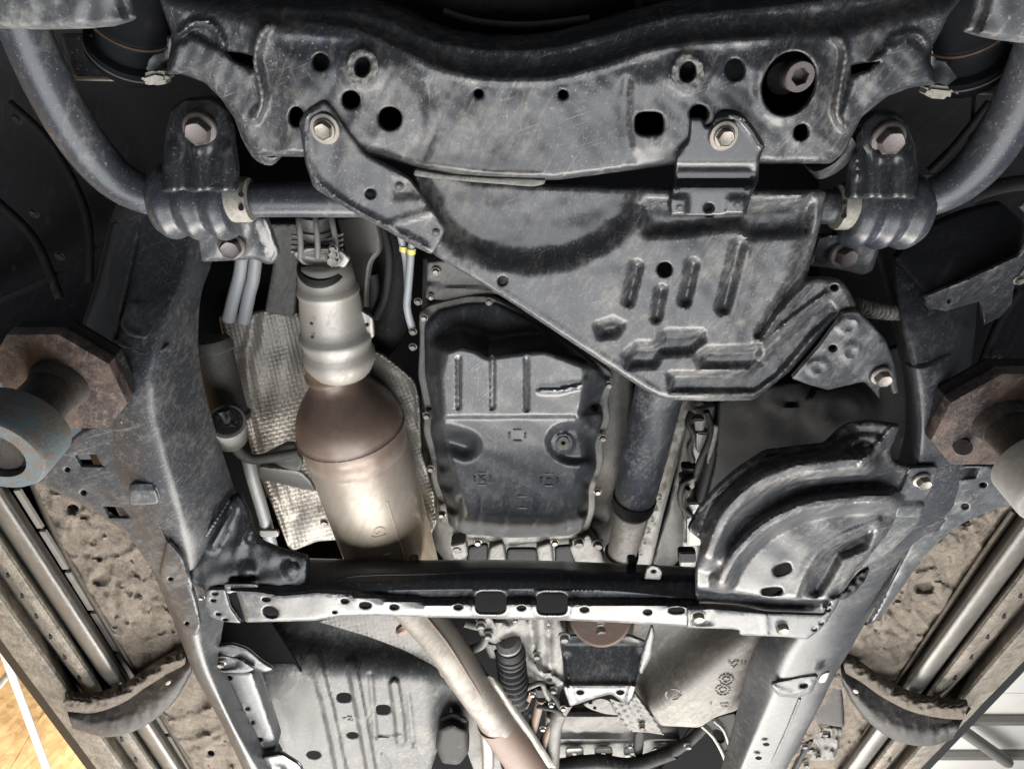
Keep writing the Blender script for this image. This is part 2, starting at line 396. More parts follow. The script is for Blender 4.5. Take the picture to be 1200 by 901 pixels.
def loft(name, mat, parent, lines, n=6, m=3, thick=0.004, sharp=40, wob=0.0, wob2=0.0):
    """surface through polylines of (px,py,h)"""
    L = [cr(l, n) for l in lines]; G = np.array(L)                  # lines x stations x 3
    if m > 1:
        A = [cr(G[:, j], m) for j in range(G.shape[1])]; G = np.transpose(np.array(A), (1, 0, 2))
    a, b = G.shape[:2]; q = G.reshape(-1, 3)
    hh = q[:, 2].copy()
    if wob: hh = hh-wobble(wob, 60, 3)(q[:, :2])-wobble(wob*0.5, 22, 5)(q[:, :2])
    if wob2: hh = hh-wobble(wob2, 11, 8)(q[:, :2])-clods(wob2*1.5, 18, 9)(q[:, :2])
    V = Pn(q[:, 0], q[:, 1], hh); T = V.copy(); T[:, 2] += thick; N = len(V)
    f = [(i*b+j, i*b+j+1, (i+1)*b+j+1, (i+1)*b+j) for i in range(a-1) for j in range(b-1)]
    al = list(f)+[tuple(k+N for k in reversed(x)) for x in f]
    rim = [i*b for i in range(a)]+[(a-1)*b+j for j in range(1, b)]+[i*b+b-1 for i in range(a-2, -1, -1)]+[j for j in range(b-2, 0, -1)]
    al += [(rim[i], rim[(i+1) % len(rim)], rim[(i+1) % len(rim)]+N, rim[i]+N) for i in range(len(rim))]
    return link(name, mesh_from(name, list(V)+list(T), al, sharp), mat, parent)

def frames(path):
    T = np.gradient(path, axis=0); T /= np.linalg.norm(T, axis=1)[:, None]+1e-12
    u = np.cross(T[0], [0, 0, 1.0]);
    if np.linalg.norm(u) < 1e-3: u = np.cross(T[0], [1.0, 0, 0])
    u /= np.linalg.norm(u); U = [u]
    for t in T[1:]:
        u = U[-1]-t*np.dot(U[-1], t); u /= np.linalg.norm(u); U.append(u)
    U = np.array(U); return T, U, np.cross(T, U)
def tube3(name, mat, parent, path, rad, seg=18, cap=True, sharp=40):
    path = np.asarray(path, float); rad = np.broadcast_to(np.asarray(rad, float), (len(path),))
    T, U, W = frames(path); verts = []; faces = []
    for p, u, w, r in zip(path, U, W, rad):
        for k in range(seg):
            a = 2*math.pi*k/seg; verts.append(p+r*(u*math.cos(a)+w*math.sin(a)))
    n = len(path)
    for i in range(n-1):
        for k in range(seg):
            k2 = (k+1) % seg; faces.append((i*seg+k, i*seg+k2, (i+1)*seg+k2, (i+1)*seg+k))
    if cap: faces += [tuple(range(seg)), tuple((n-1)*seg+k for k in reversed(range(seg)))]
    return link(name, mesh_from(name, verts, faces, sharp), mat, parent)
def tube(name, mat, parent, pts, rpx, n=6, seg=18, **kw):
    """pts (px,py,h); rpx radius in photograph pixels at each point (or one number)"""
    w = np.array([P(*p) for p in pts]); rr = np.broadcast_to(np.asarray(rpx, float), (len(pts),))
    rm = np.array([r*mpp(*p) for r, p in zip(rr, pts)])
    q = cr(np.column_stack([w, rm]), n)
    return tube3(name, mat, parent, q[:, :3], q[:, 3], seg, **kw)
def lathe(name, mat, parent, A, B, prof, seg=36, squash=None, sharp=30):
    """profile [(t along A-B, radius m)] turned about the line A-B"""
    A = np.array(A); B = np.array(B); d = B-A
    u = np.cross(d, [0, 0, 1.0])
    if np.linalg.norm(u) < 1e-4: u = np.cross(d, [0, 1.0, 0])
    u /= np.linalg.norm(u); w = np.cross(d/np.linalg.norm(d), u)
    if squash: w = w*squash
    verts = []; faces = []
    for t, r in prof:
        for k in range(seg):
            a = 2*math.pi*k/seg; verts.append(A+d*t+max(r, 1e-4)*(u*math.cos(a)+w*math.sin(a)))
    for i in range(len(prof)-1):
        for k in range(seg):
            k2 = (k+1) % seg; faces.append((i*seg+k, i*seg+k2, (i+1)*seg+k2, (i+1)*seg+k))
    faces += [tuple(range(seg)), tuple((len(prof)-1)*seg+k for k in reversed(range(seg)))]
    return link(name, mesh_from(name, verts, faces, sharp), mat, parent)
def box3(name, mat, parent, pts, up, bevel=0.002):
    """block: bottom polygon (px,py,h) list, raised by up"""
    b = [P(*p) for p in pts]; n = len(b); t = [v+Vector((0, 0, up)) for v in b]
    me = mesh_from(name, b+t, [tuple(range(n)), tuple(range(2*n-1, n-1, -1))]+[(i, (i+1) % n, n+(i+1) % n, n+i) for i in range(n)])
    bm = bmesh.new(); bm.from_mesh(me)
    if bevel: bmesh.ops.bevel(bm, geom=list(bm.edges), offset=bevel, segments=2, affect='EDGES', clamp_overlap=True)
    bm.to_mesh(me); bm.free()
    for p in me.polygons: p.use_smooth = True
    me.set_sharp_from_angle(angle=R(30))
    return link(name, me, mat, parent)
def block(name, mat, parent, x0, y0, x1, y1, h, up, bevel=0.002):
    return box3(name, mat, parent, [(x0, y0, h), (x1, y0, h), (x1, y1, h), (x0, y1, h)], up, bevel)

# bolts: unit meshes shared between copies, axis +Z points away from the seat
def bolt_mesh(kind):
    verts = []; faces = []
    def ring(r, z, n=36, hexa=0.0, rot=0.0):
        o = len(verts)
        for k in range(n):
            a = 2*math.pi*k/n+rot; rr = r
            if hexa:
                s = (a-rot) % (math.pi/3)-math.pi/6; hx = r*math.cos(math.pi/6)/math.cos(s); rr = r*(1-hexa)+hx*hexa
            verts.append((rr*math.cos(a), rr*math.sin(a), z))
        return o
    if kind == 'socket':
        rs = [ring(1, 0), ring(1, .75), ring(.93, .86), ring(.60, .86, hexa=1), ring(.54, .40, hexa=1)]
    elif kind == 'washer_hex':
        rs = [ring(1, -.05), ring(1, .10), ring(.95, .16), ring(.74, .17), ring(.70, .22), ring(.66, .30), ring(.60, .32, hexa=1), ring(.60, .72, hexa=1), ring(.52, .84, hexa=.6), ring(.42, .80)]
    else:
        rs = [ring(1, -.05), ring(1, .12), ring(.93, .22), ring(.80, .28), ring(.76, .30, hexa=1), ring(.76, .80, hexa=1), ring(.64, .95, hexa=.5), ring(.50, .90)]
    n = 36
    for a, b in zip(rs, rs[1:]):
        for k in range(n): faces.append((a+k, a+(k+1) % n, b+(k+1) % n, b+k))
    faces.append(tuple(rs[-1]+k for k in range(n))); faces.append(tuple(rs[0]+k for k in reversed(range(n))))
    return mesh_from('bolt_'+kind, verts, faces, 30)
BOLT = {}
def bolt(parent, px, py, h, rpx, mat='zinc', kind='flange', tx=0.0, ty=0.0, name='bolt', k=1.0):
    key = (kind, mat)
    if key not in BOLT:
        me = bolt_mesh(kind); me.materials.append(M[mat]); BOLT[key] = me
    o = link(name, BOLT[key], None, None)
    r = rpx*mpp(px, py, h)
    mw = Matrix.Translation(P(px, py, h)) @ Matrix.Rotation(math.pi+tx, 4, 'X') @ Matrix.Rotation(ty, 4, 'Y') @ Matrix.Rotation(random.uniform(0, 1), 4, 'Z') @ Matrix.Diagonal((r, r, r*k, 1))
    if parent is not None:
        o.parent = parent; o.matrix_parent_inverse = world_of(parent).inverted()
    o.matrix_basis = mw
    return o
def text(parent, body, px, py, h, size_px, rot=0.0, mat='paint', name='embossed_mark', d=0.0008, sx=1.0):
    c = bpy.data.curves.new(name, 'FONT'); c.body = body; c.size = size_px*mpp(px, py, h)*1.35; c.extrude = d; c.align_x = 'CENTER'; c.align_y = 'CENTER'
    t = bpy.data.objects.new('tmp', c); COL.objects.link(t); bpy.context.view_layer.update()
    dg = bpy.context.evaluated_depsgraph_get(); me = bpy.data.meshes.new_from_object(t.evaluated_get(dg))
    bpy.data.objects.remove(t); me.name = name
    Mx = Matrix.Translation(P(px, py, h)) @ Matrix.Rotation(rot, 4, 'Z') @ Matrix(((sx, 0, 0, 0), (0, -1, 0, 0), (0, 0, -1, 0), (0, 0, 0, 1)))
    me.transform(Mx); me.materials.clear()
    return link(name, me, mat, parent)

# ================================================================== the setting
def plane_obj(name, verts, mat, **kw):
    me = bpy.data.meshes.new(name); me.from_pydata(verts, [], [tuple(range(len(verts)))]); me.update()
    return tag(link(name, me, mat), **kw)
plane_obj('floor', [(-6, -3, 0), (6, -3, 0), (6, 9, 0), (-6, 9, 0)], 'concrete', kind='structure')

# far hall: a strand board wall on one side, pale roof panels on the other
w = thing('strand_board_wall', 'honey-coloured strand board wall beyond the muddy step, with grey frame', 'wall', Vector((-3.4, 4.5, 0)))
for i in range(4):
    for j in range(2):
        y0 = 1.0+i*1.83; z0 = 0.02+j*2.45
        me = bpy.data.meshes.new('board'); x = -3.4-0.003*((i+j) % 2)
        v = [(x, y0, z0), (x, y0+1.82, z0), (x, y0+1.82, z0+2.44), (x, y0, z0+2.44)]; v += [(a-0.02, b, c) for a, b, c in v]
        link('board', mesh_from('board', v, [(0, 1, 2, 3), (7, 6, 5, 4), (0, 4, 5, 1), (1, 5, 6, 2), (2, 6, 7, 3), (3, 7, 4, 0)]), 'osb', w)
s = thing('steel_brace', 'pale painted steel brace tubes in front of the strand board wall', 'brace', Vector((-3.2, 3.0, 0)))
def wallp(px, py, X):
    d = ray(px, py); t = X/d.x; return np.array((X, d.y*t, CAMZ+d.z*t))
tube3('tube', 'steel_white', s, [wallp(-14, 715, -3.2), wallp(60, 915, -3.2)], 0.022, 14)
tube3('tube', 'steel_white', s, [wallp(-6, 808, -3.25), wallp(26, 770, -3.25)], 0.022, 14)
ROOF = 2.75
c = thing('roof_panel_ceiling', 'white insulated roof panels with joint strip above the clean step', 'ceiling', (1150, 860, ROOF))
def roofp(px, py, dz=0): return P(px, py, ROOF+dz)
for (y0, y1) in ((812, 843), (843.6, 884), (884.6, 950)):
    p4 = [roofp(960, y0), roofp(1330, y0), roofp(1330, y1), roofp(960, y1)]
    v = p4+[q+Vector((0, 0, 0.06)) for q in p4]
    link('panel', mesh_from('panel', v, [(3, 2, 1, 0), (4, 5, 6, 7), (0, 1, 5, 4), (1, 2, 6, 5), (2, 3, 7, 6), (3, 0, 4, 7)]), 'white_panel', c)
p4 = [roofp(1330, 740), roofp(960, 740), roofp(960, 811.4), roofp(1330, 811.4)]; v = p4+[q+Vector((0, 0, 0.06)) for q in p4]
link('panel', mesh_from('panel', v, [(3, 2, 1, 0), (4, 5, 6, 7), (0, 1, 5, 4), (1, 2, 6, 5), (2, 3, 7, 6), (3, 0, 4, 7)]), 'white_panel', c)
for y in (843, 884):
    a, b = roofp(960, y, -0.03), roofp(1330, y, -0.03)
    tube3('joint_strip', 'grey_metal', c, [a, b], 0.05, 8)
b = thing('roof_brace', 'grey diagonal roof brace bar under the white panels', 'brace', (1150, 870, ROOF-0.12))
tube3('bar', 'grey_metal', b, [roofp(1120, 850, -0.12), roofp(1180, 892, -0.12)], 0.055, 10)

# the dark shell of the body above everything (floor pan and wheel housings)
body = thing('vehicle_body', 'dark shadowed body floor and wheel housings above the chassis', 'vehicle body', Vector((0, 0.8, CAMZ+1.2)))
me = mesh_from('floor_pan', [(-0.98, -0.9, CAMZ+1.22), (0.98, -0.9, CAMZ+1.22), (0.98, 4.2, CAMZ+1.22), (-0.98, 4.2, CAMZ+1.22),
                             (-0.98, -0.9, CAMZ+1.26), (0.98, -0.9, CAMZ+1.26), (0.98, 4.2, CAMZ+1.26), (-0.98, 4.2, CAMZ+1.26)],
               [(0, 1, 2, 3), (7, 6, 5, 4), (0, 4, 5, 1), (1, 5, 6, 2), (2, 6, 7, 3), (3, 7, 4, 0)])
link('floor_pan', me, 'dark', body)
loft('wheel_housing', 'plastic', body, [[(-200, -120, 0.86), (-180, 120, 0.98), (-160, 300, 0.95), (-150, 470, 0.84)],
     [(-60, -120, 0.95), (-40, 120, 1.06), (-30, 300, 1.02), (-30, 430, 0.90)],
     [(120, -120, 0.98), (120, 120, 1.10), (110, 300, 1.06), (96, 420, 0.90)],
     [(250, -120, 1.00), (255, 120, 1.12), (250, 300, 1.08), (235, 420, 0.96)]], n=5, m=4, thick=0.006)
loft('housing_lip', 'plastic', body, [[(-40, 372, 0.93), (40, 340, 0.95), (85, 312, 0.96), (132, 278, 0.97)], [(-40, 364, 0.915), (40, 332, 0.93), (85, 304, 0.945), (130, 270, 0.96)]], n=5, m=1)
loft('wheel_housing', 'plastic', body, [[(1400, -120, 0.86), (1400, 120, 0.98), (1380, 300, 0.95), (1360, 500, 0.84)],
     [(1240, -120, 0.95), (1240, 120, 1.06), (1230, 300, 1.02), (1230, 450, 0.90)],
     [(1080, -120, 0.98), (1085, 120, 1.10), (1090, 300, 1.06), (1100, 470, 0.90)],
     [(960, -120, 1.00), (960, 120, 1.12), (960, 300, 1.08), (965, 440, 0.98)]], n=5, m=4, thick=0.006)
loft('splash_seam', 'plastic', body, [[(1140, 110, 1.0), (1137, 150, 1.01), (1130, 195, 1.01)], [(1144, 110, 0.99), (1141, 150, 1.0), (1133, 195, 1.0)]], n=4, m=1, thick=0.002)

# engine sump seen ahead of the front crossmember
e = thing('engine_undertray', 'dark rounded undertray ahead of the front crossmember', 'undertray', (600, 20, 0.84))
sheet('tray', 'plastic', e, [(330, -90), (900, -90), (905, 30), (760, 62), (610, 90), (470, 62), (325, 20)], 0.84, relief=[pad(ell(610, -60, 190, 120), 60, 0.05), wobble(0.002, 80, 1)], step=12)
tube('drain_nipple', 'rubber', e, [(757, 18, 0.80), (758, 32, 0.795)], 7, n=3)
tube('hose', 'rubber', e, [(700, -12, 0.80), (740, 0, 0.80), (800, 4, 0.81), (860, -4, 0.82)], 7)

# ================================================================== frame rails
RW = 0.0008
fl = thing('frame_rail', 'dusty kinked frame rail beside the catalytic converter', 'frame rail', (170, 450, 0.62), 'main frame rails')
loft('rail_body', 'paint_rail', fl, [
    [(150, 205, 0.86), (128, 262, 0.83), (113, 327, 0.78), (92, 395, 0.71), (86, 440, 0.68), (92, 490, 0.67), (110, 545, 0.665), (150, 622, 0.66), (178, 668, 0.66), (211, 748, 0.665), (228, 790, 0.67), (261, 850, 0.675), (294, 922, 0.68)],
    [(172, 205, 0.83), (152, 262, 0.80), (137, 327, 0.745), (124, 395, 0.68), (118, 440, 0.65), (120, 490, 0.638), (134, 545, 0.632), (158, 615, 0.632), (184, 662, 0.632), (216, 745, 0.635), (232, 787, 0.64), (265, 847, 0.648), (298, 919, 0.655)],
    [(218, 205, 0.82), (210, 262, 0.785), (199, 322, 0.73), (180, 375, 0.668), (166, 430, 0.632), (164, 470, 0.62), (174, 520, 0.614), (196, 600, 0.615), (208, 650, 0.62), (226, 738, 0.628), (240, 783, 0.634), (268, 843, 0.642), (305, 915, 0.65)],
    [(240, 205, 0.84), (232, 262, 0.80), (219, 325, 0.742), (200, 380, 0.68), (190, 430, 0.645), (190, 475, 0.632), (202, 525, 0.628), (224, 605, 0.628), (233, 650, 0.632), (238, 734, 0.64), (248, 780, 0.645), (273, 840, 0.652), (312, 912, 0.66)],
    [(268, 205, 0.92), (256, 270, 0.88), (246, 312, 0.83), (234, 350, 0.77), (231, 410, 0.73), (240, 465, 0.715), (256, 520, 0.71), (278, 590, 0.71), (288, 640, 0.715), (262, 728, 0.69), (260, 775, 0.685), (284, 833, 0.69), (322, 904, 0.70)]],
    n=6, m=5, thick=0.004, sharp=60, wob=0.0012)
loft('outer_flange', 'paint_clean', fl, [[(128, 262, 0.84), (113, 327, 0.79), (92, 395, 0.72), (84, 440, 0.69)], [(134, 262, 0.815), (119, 327, 0.763), (98, 395, 0.695), (88, 440, 0.672)],
     [(158, 262, 0.80), (147, 327, 0.741), (133, 400, 0.672), (124, 440, 0.648)]], n=6, m=3, thick=0.004)
loft('weld_seam', 'paint', fl, [[(132, 398, 0.662), (150, 404, 0.655), (168, 411, 0.645), (183, 411, 0.648), (196, 402, 0.662)], [(132, 401, 0.659), (150, 407, 0.651), (168, 414, 0.640), (183, 414, 0.644), (197, 405, 0.659)], [(131, 404, 0.660), (150, 410, 0.652), (168, 417, 0.641), (184, 417, 0.645), (198, 408, 0.660)]], n=4, m=2, thick=0.003)
tube('vertical_seam', 'paint', fl, [(163, 262, 0.796), (150, 325, 0.738), (136, 385, 0.678), (131, 412, 0.66)], 2.2, n=6, seg=8)
sheet('body_mount_plate', 'paint_rail', fl, [(30, 560), (52, 540), (95, 505), (140, 486), (152, 520), (170, 575), (196, 632), (214, 690), (200, 704), (182, 672), (148, 624), (95, 590), (48, 568)], [(40, 565, 0.640), (150, 500, 0.628), (200, 690, 0.632)],
      holes=[[(88, 533), (113, 532), (116, 540), (122, 547), (95, 546)], [(121, 593), (143, 594), (154, 607), (128, 606)], ell(79, 550, 3.2, 2.6), ell(98, 577, 3.5, 2.8), ell(52, 548, 2.6, 2.2)],
      relief=[wobble(0.0008, 40, 2), rib([(70, 575), (110, 565), (160, 590)], 12, 0.002)], step=7, thick=0.004)
sheet('square_cup', 'paint_light', fl, [(151, 567), (180, 566), (187, 590), (152, 592)], 0.612, relief=[slope_y(568, 576, 0.005)], step=4, thick=0.006, roll=(2.5, .003))
sheet('rail_strap', 'paint_rail', fl, [(196, 632), (214, 652), (230, 700), (236, 732), (230, 746), (214, 738), (200, 705), (186, 672)], [(200, 640, 0.606), (240, 740, 0.612), (190, 675, 0.618)], holes=[ell(200, 678, 3, 2), ell(219, 730, 2.5, 2)], relief=[wobble(0.001, 30, 8), rib([(206, 668), (226, 690), (238, 722)], 6, -0.004)], step=5)
sheet('dent_patch', 'paint_rail', fl, [(150, 352), (172, 350), (186, 352), (188, 376), (172, 398), (150, 394), (140, 380)], [(150, 352, 0.704), (188, 352, 0.695), (165, 398, 0.646)], relief=[rib([(152, 366), (156, 362), (158, 356)], 5, 0.004), rib([(150, 380), (165, 388)], 6, -0.003)], step=4, roll=(4, .006))
sheet('crossmember_gusset', 'paint_clean', fl, [(196, 648), (222, 650), (250, 612), (270, 582), (281, 578), (292, 600), (302, 632), (330, 644), (362, 652), (362, 692), (330, 696), (280, 694), (244, 698), (222, 682)], [(200, 650, 0.635), (360, 655, 0.645), (280, 585, 0.69)],
      relief=[rib([(285, 585), (290, 610), (284, 635)], 7, 0.006), rib([(250, 640), (262, 618), (272, 590)], 8, 0.007), pad(ell(290, 668, 8), 4, 0.004), pad(ell(341, 668, 9), 4, 0.004), wobble(0.001, 30, 4)], step=5, thick=0.004)

fr = thing('frame_rail', 'dusty frame rail running beside the ribbed black protector plate', 'frame rail', (1075, 450, 0.62), 'main frame rails')
loft('rail_body', 'paint_rail', fr, [
    [(1010, 205, 0.92), (1020, 270, 0.88), (1034, 320, 0.83), (1044, 365, 0.77), (1054, 415, 0.735), (1062, 455, 0.72), (1062, 507, 0.71), (1046, 560, 0.71), (1010, 610, 0.71), (960, 670, 0.70), (890, 752, 0.70), (868, 822, 0.70), (845, 905, 0.71)],
    [(1034, 205, 0.84), (1040, 270, 0.80), (1046, 320, 0.745), (1055, 372, 0.69), (1065, 420, 0.66), (1072, 460, 0.645), (1074, 510, 0.632), (1062, 560, 0.63), (1030, 612, 0.63), (985, 670, 0.632), (924, 756, 0.64), (895, 824, 0.65), (862, 905, 0.66)],
    [(1050, 205, 0.82), (1054, 270, 0.785), (1058, 320, 0.73), (1064, 373, 0.672), (1077, 427, 0.638), (1084, 470, 0.625), (1088, 515, 0.617), (1082, 562, 0.615), (1058, 615, 0.616), (1010, 672, 0.62), (948, 752, 0.63), (912, 824, 0.64), (874, 905, 0.65)],
    [(1110, 205, 0.83), (1112, 270, 0.80), (1112, 320, 0.745), (1116, 380, 0.68), (1116, 427, 0.65), (1114, 470, 0.638), (1120, 515, 0.632), (1128, 560, 0.632), (1105, 615, 0.632), (1045, 665, 0.632), (986, 752, 0.638), (958, 824, 0.648), (914, 905, 0.655)],
    [(1140, 205, 0.86), (1144, 270, 0.83), (1146, 327, 0.78), (1143, 385, 0.71), (1138, 430, 0.68), (1138, 480, 0.67), (1146, 530, 0.665), (1140, 575, 0.66), (1112, 625, 0.66), (1056, 664, 0.66), (992, 768, 0.665), (962, 822, 0.675), (922, 900, 0.68)]],
    n=6, m=5, thick=0.004, sharp=60, wob=0.0012)
loft('weld_seam', 'paint', fr, [[(1057, 421, 0.665), (1068, 427, 0.648), (1080, 428, 0.632), (1098, 423, 0.638), (1115, 416, 0.652)], [(1057, 425, 0.662), (1068, 431, 0.643), (1080, 432, 0.627), (1098, 427, 0.634), (1115, 420, 0.648)]], n=4, m=1, thick=0.004)
sheet('body_mount_plate', 'paint_light', fr, [(1098, 528), (1130, 545), (1160, 545), (1186, 560), (1196, 590), (1160, 598), (1130, 612), (1108, 626), (1080, 655), (1056, 690), (1030, 725), (1016, 735), (1040, 690), (1066, 640), (1080, 600), (1092, 560)], [(1100, 540, 0.628), (1190, 580, 0.634), (1030, 720, 0.626)],
      holes=[[(1109, 560), (1131, 548), (1148, 548), (1143, 560), (1128, 562)], [(1073, 620), (1085, 610), (1108, 609), (1099, 621)], ell(1152, 568, 4.5, 3), ell(1131, 593, 4.5, 3.5), ell(1054, 652, 2.5, 2)], relief=[wobble(0.0008, 40, 6)], step=7, thick=0.004)
sheet('square_cup', 'paint_light', fr, [(1052, 592), (1060, 580), (1084, 588), (1080, 606), (1048, 606)], 0.606, relief=[slope_y(586, 594, 0.005)], step=4, thick=0.006, roll=(2.5, .003))
sheet('rail_rib', 'paint_light', fr, [(902, 800), (940, 792), (960, 790), (952, 812), (935, 818), (912, 816)], [(902, 800, 0.630), (960, 790, 0.633), (930, 818, 0.634)], holes=[ell(942, 803, 5, 3)], relief=[rib([(905, 805), (930, 812), (952, 800)], 5, 0.003)], step=4)
sheet('strap_end', 'zinc', fr, [(962, 790), (974, 786), (968, 800), (958, 800)], 0.622, step=4, roll=(2, .002))
for p in ((898, 872), (889, 888)): sheet('slot_shade_patch', 'dark', fr, ell(p[0], p[1], 4, 2), 0.6385, step=3, thick=.0005, roll=(0, 0), r=0)  # flat dark patches stand for the shade inside two slots
tube('mud_crease', 'dust_cake', fr, [(937, 818, 0.640), (928, 840, 0.643), (916, 868, 0.647), (904, 892, 0.651)], 1.8, n=5, seg=8)

# ================================================================== front crossmember
fc = thing('front_crossmember', 'wide pressed steel front crossmember with round holes and scuffed dust', 'crossmember', (600, 130, 0.66))
HO = [ell(376, 73, 10, 10.5), ell(425, 78, 8.6, 11, 0.2), ell(411, 117, 11, 11), ell(457, 139, 14, 14), ell(347, 137, 9, 12), ell(561, 110, 5.5), ell(660, 111, 5.6),
      ell(761, 145, 17, 14, sq=3.2, n=28), ell(806, 84, 9, 11.5, 0.3), ell(861, 82, 12, 13), ell(925, 98, 31, 39, 0.42, n=32), ell(939, 155, 9, 10, 0.4), ell(819, 133, 11, 10),
      [(263, 61), (280, 62), (297, 66), (297, 80), (283, 76), (272, 71)], [(997, 77), (1015, 74), (1031, 72), (1020, 83), (998, 89)]]
cm_out = [(182, -14), (192, 15), (200, 37), (203, 55), (196, 72), (196, 88), (213, 87), (240, 97), (260, 117), (277, 143), (290, 170), (303, 183), (353, 184), (430, 181), (460, 188), (487, 196), (553, 207), (620, 211), (653, 211), (707, 204), (790, 193), (893, 192), (973, 192), (988, 180), (1010, 137), (1040, 113), (1067, 103), (1097, 99), (1096, 84), (1086, 66), (1103, 37), (1112, 18), (1136, -14),
          (973, -4), (900, 5), (800, 14), (757, 24), (707, 39), (660, 51), (620, 56), (570, 56), (520, 49), (490, 38), (460, 23), (420, 10), (320, 5), (250, -4)]
roll_line = [(200, -10), (320, 22), (420, 30), (470, 50), (520, 74), (570, 83), (640, 83), (707, 68), (757, 50), (800, 42), (900, 34), (985, 30), (1130, -6)]
front_side = roll_line+[(1150, -60), (180, -60)]
sheet('beam', 'paint', fc, cm_out, 0.66, holes=HO, step=7, thick=0.004, box=0.085, roll=(9, 0.014), hole_roll=(3, 0.0025), r=4, relief=[
    pad(front_side, 34, -0.030), rib([(360, 26), (420, 36), (470, 58), (520, 82), (570, 92), (640, 92), (707, 77), (757, 60), (800, 52), (900, 44)], 9, 0.004),
    rib([(318, 28), (306, 40), (300, 70), (305, 95), (308, 118), (299, 140)], 9, 0.011), pad([(203, 55), (225, 42), (262, 60), (297, 84), (304, 115), (297, 142), (277, 143), (255, 112), (235, 95), (196, 88)], 10, 0.010),
    rib([(210, 40), (228, 26), (250, 30), (262, 52)], 7, 0.008), rib([(980, 42), (990, 62), (984, 100), (980, 135), (990, 150)], 8, 0.010),
    pad([(1084, 60), (1060, 42), (1030, 64), (998, 92), (985, 135), (992, 150), (1010, 137), (1045, 112), (1097, 98)], 10, 0.012), rib([(1040, 55), (1052, 42), (1075, 40), (1086, 52)], 7, 0.007),
    pad(ell(425, 80, 26, 28), 14, 0.003), pad(ell(806, 85, 26, 27), 14, 0.003), pad([(330, 60), (480, 66), (505, 130), (470, 175), (330, 180)], 30, 0.006), pad([(735, 90), (960, 60), (975, 170), (740, 180)], 30, 0.006),
    rib([(500, 100), (505, 150), (495, 185)], 10, -0.003), rib([(735, 95), (732, 150), (742, 185)], 10, -0.003), pad(ell(925, 98, 40, 48, 0.42), 14, 0.004),
    wobble(0.0012, 60, 1), wobble(0.0006, 24, 2)], fine=[(330, 40, 480, 180, 4), (740, 40, 990, 180, 4), (196, 0, 320, 150, 3.6), (975, 0, 1097, 150, 3.6), (320, 0, 980, 112, 3.6)], sharp=85)
for x, y in ((425, 78), (806, 84)):
    lathe('weld_nut', 'bar', fc, P(x-1, y-1, 0.676), P(x-1, y-1, 0.70), [(0, 0.0042), (0, 0.0095), (0.15, 0.0112), (1, 0.0112), (1, 0.0042), (0.1, 0.004)], 24)
    sheet('dust_ring', 'dust_cake', fc, [(x+(a-x)*k, y+(b-y)*k) for (a, b), k in zip(ell(x, y+1, 19, 22, n=36), [1+.02*math.sin(i*.70+x)+.03*math.sin(i*2.3) for i in range(36)])], 0.6462, holes=[ell(x, y, 10, 12.5, 0.2)], relief=[wobble(0.0006, 12, 3)], step=3, thick=0.001, roll=(4, .0012), r=0)
bolt(fc, 930, 88, 0.676, 16.5, 'mauve', 'socket', tx=-0.12, ty=-0.1, name='socket_bolt', k=1.9)
tube('bolt_sleeve', 'plastic', fc, [(918, 92, 0.72), (918, 92, 0.688)], 18)

# suspension arms with their bushings (rear legs of the lower arms)
def control_arm(label, plate, A, B, brk, edge, knob):
    t = thing('control_arm', label, 'suspension arm', (plate[0][0], plate[0][1], 0.62), 'lower suspension arms')
    sheet('arm_plate', 'paint_light', t, plate, 0.60, step=7, thick=0.02, roll=(9, 0.016), relief=[wobble(0.002, 40, 5)])
    a, b = P(*A), P(*B); d = (b-a)
    lathe('bushing', 'dark', t, a, b, [(0, .026), (0.45, .034), (0.52, .040), (0.60, .040), (0.62, .034), (0.72, .033), (0.80, .034), (0.82, .042), (0.94, .042), (1, .036)], 40)
    lathe('washer', 'brassy', t, a+d*0.545, a+d*0.562, [(0, .041), (0.5, .0425), (1, .041)], 40)
    lathe('washer', 'alu_dark', t, a+d*0.87, a+d*0.885, [(0, .0425), (0.5, .0435), (1, .0425)], 40)
    sheet('bracket_plate', 'paint_clean', t, brk, 0.73, step=7, thick=0.004, relief=[wobble(0.001, 30, 3)])
    tube('bright_edge', 'white_collar', t, [(edge[0][0], edge[0][1], 0.728), (edge[1][0], edge[1][1], 0.728)], 1.6, seg=8)
    box3('weld_lug', 'white_collar', t, [(x, y, 0.70) for x, y in knob], 0.02, 0.004)
control_arm('dusty lower suspension arm with copper-edged bushing, on the catalytic converter side', [(-40, -30), (138, -30), (141, 5), (148, 26), (136, 31), (100, 34), (50, 35), (-40, 33)],
            (158, -50, 0.71), (152, 72, 0.76), [(70, 40), (205, 40), (198, 96), (160, 95), (86, 93)], [(88, 93), (165, 94.5)], [(164, 88), (180, 83), (195, 86), (197, 99), (178, 102), (163, 99)])
control_arm('dusty lower suspension arm with copper-edged bushing, on the ribbed protector side', [(1240, -30), (1164, -30), (1156, 10), (1143, 42), (1165, 47), (1200, 51), (1240, 52)],
            (1132, -50, 0.71), (1137, 84, 0.76), [(1225, 40), (1090, 40), (1085, 110), (1120, 108), (1215, 112)], [(1120, 108.5), (1210, 112)], [(1084, 108), (1090, 100), (1117, 103), (1120, 112), (1112, 118), (1090, 116)])

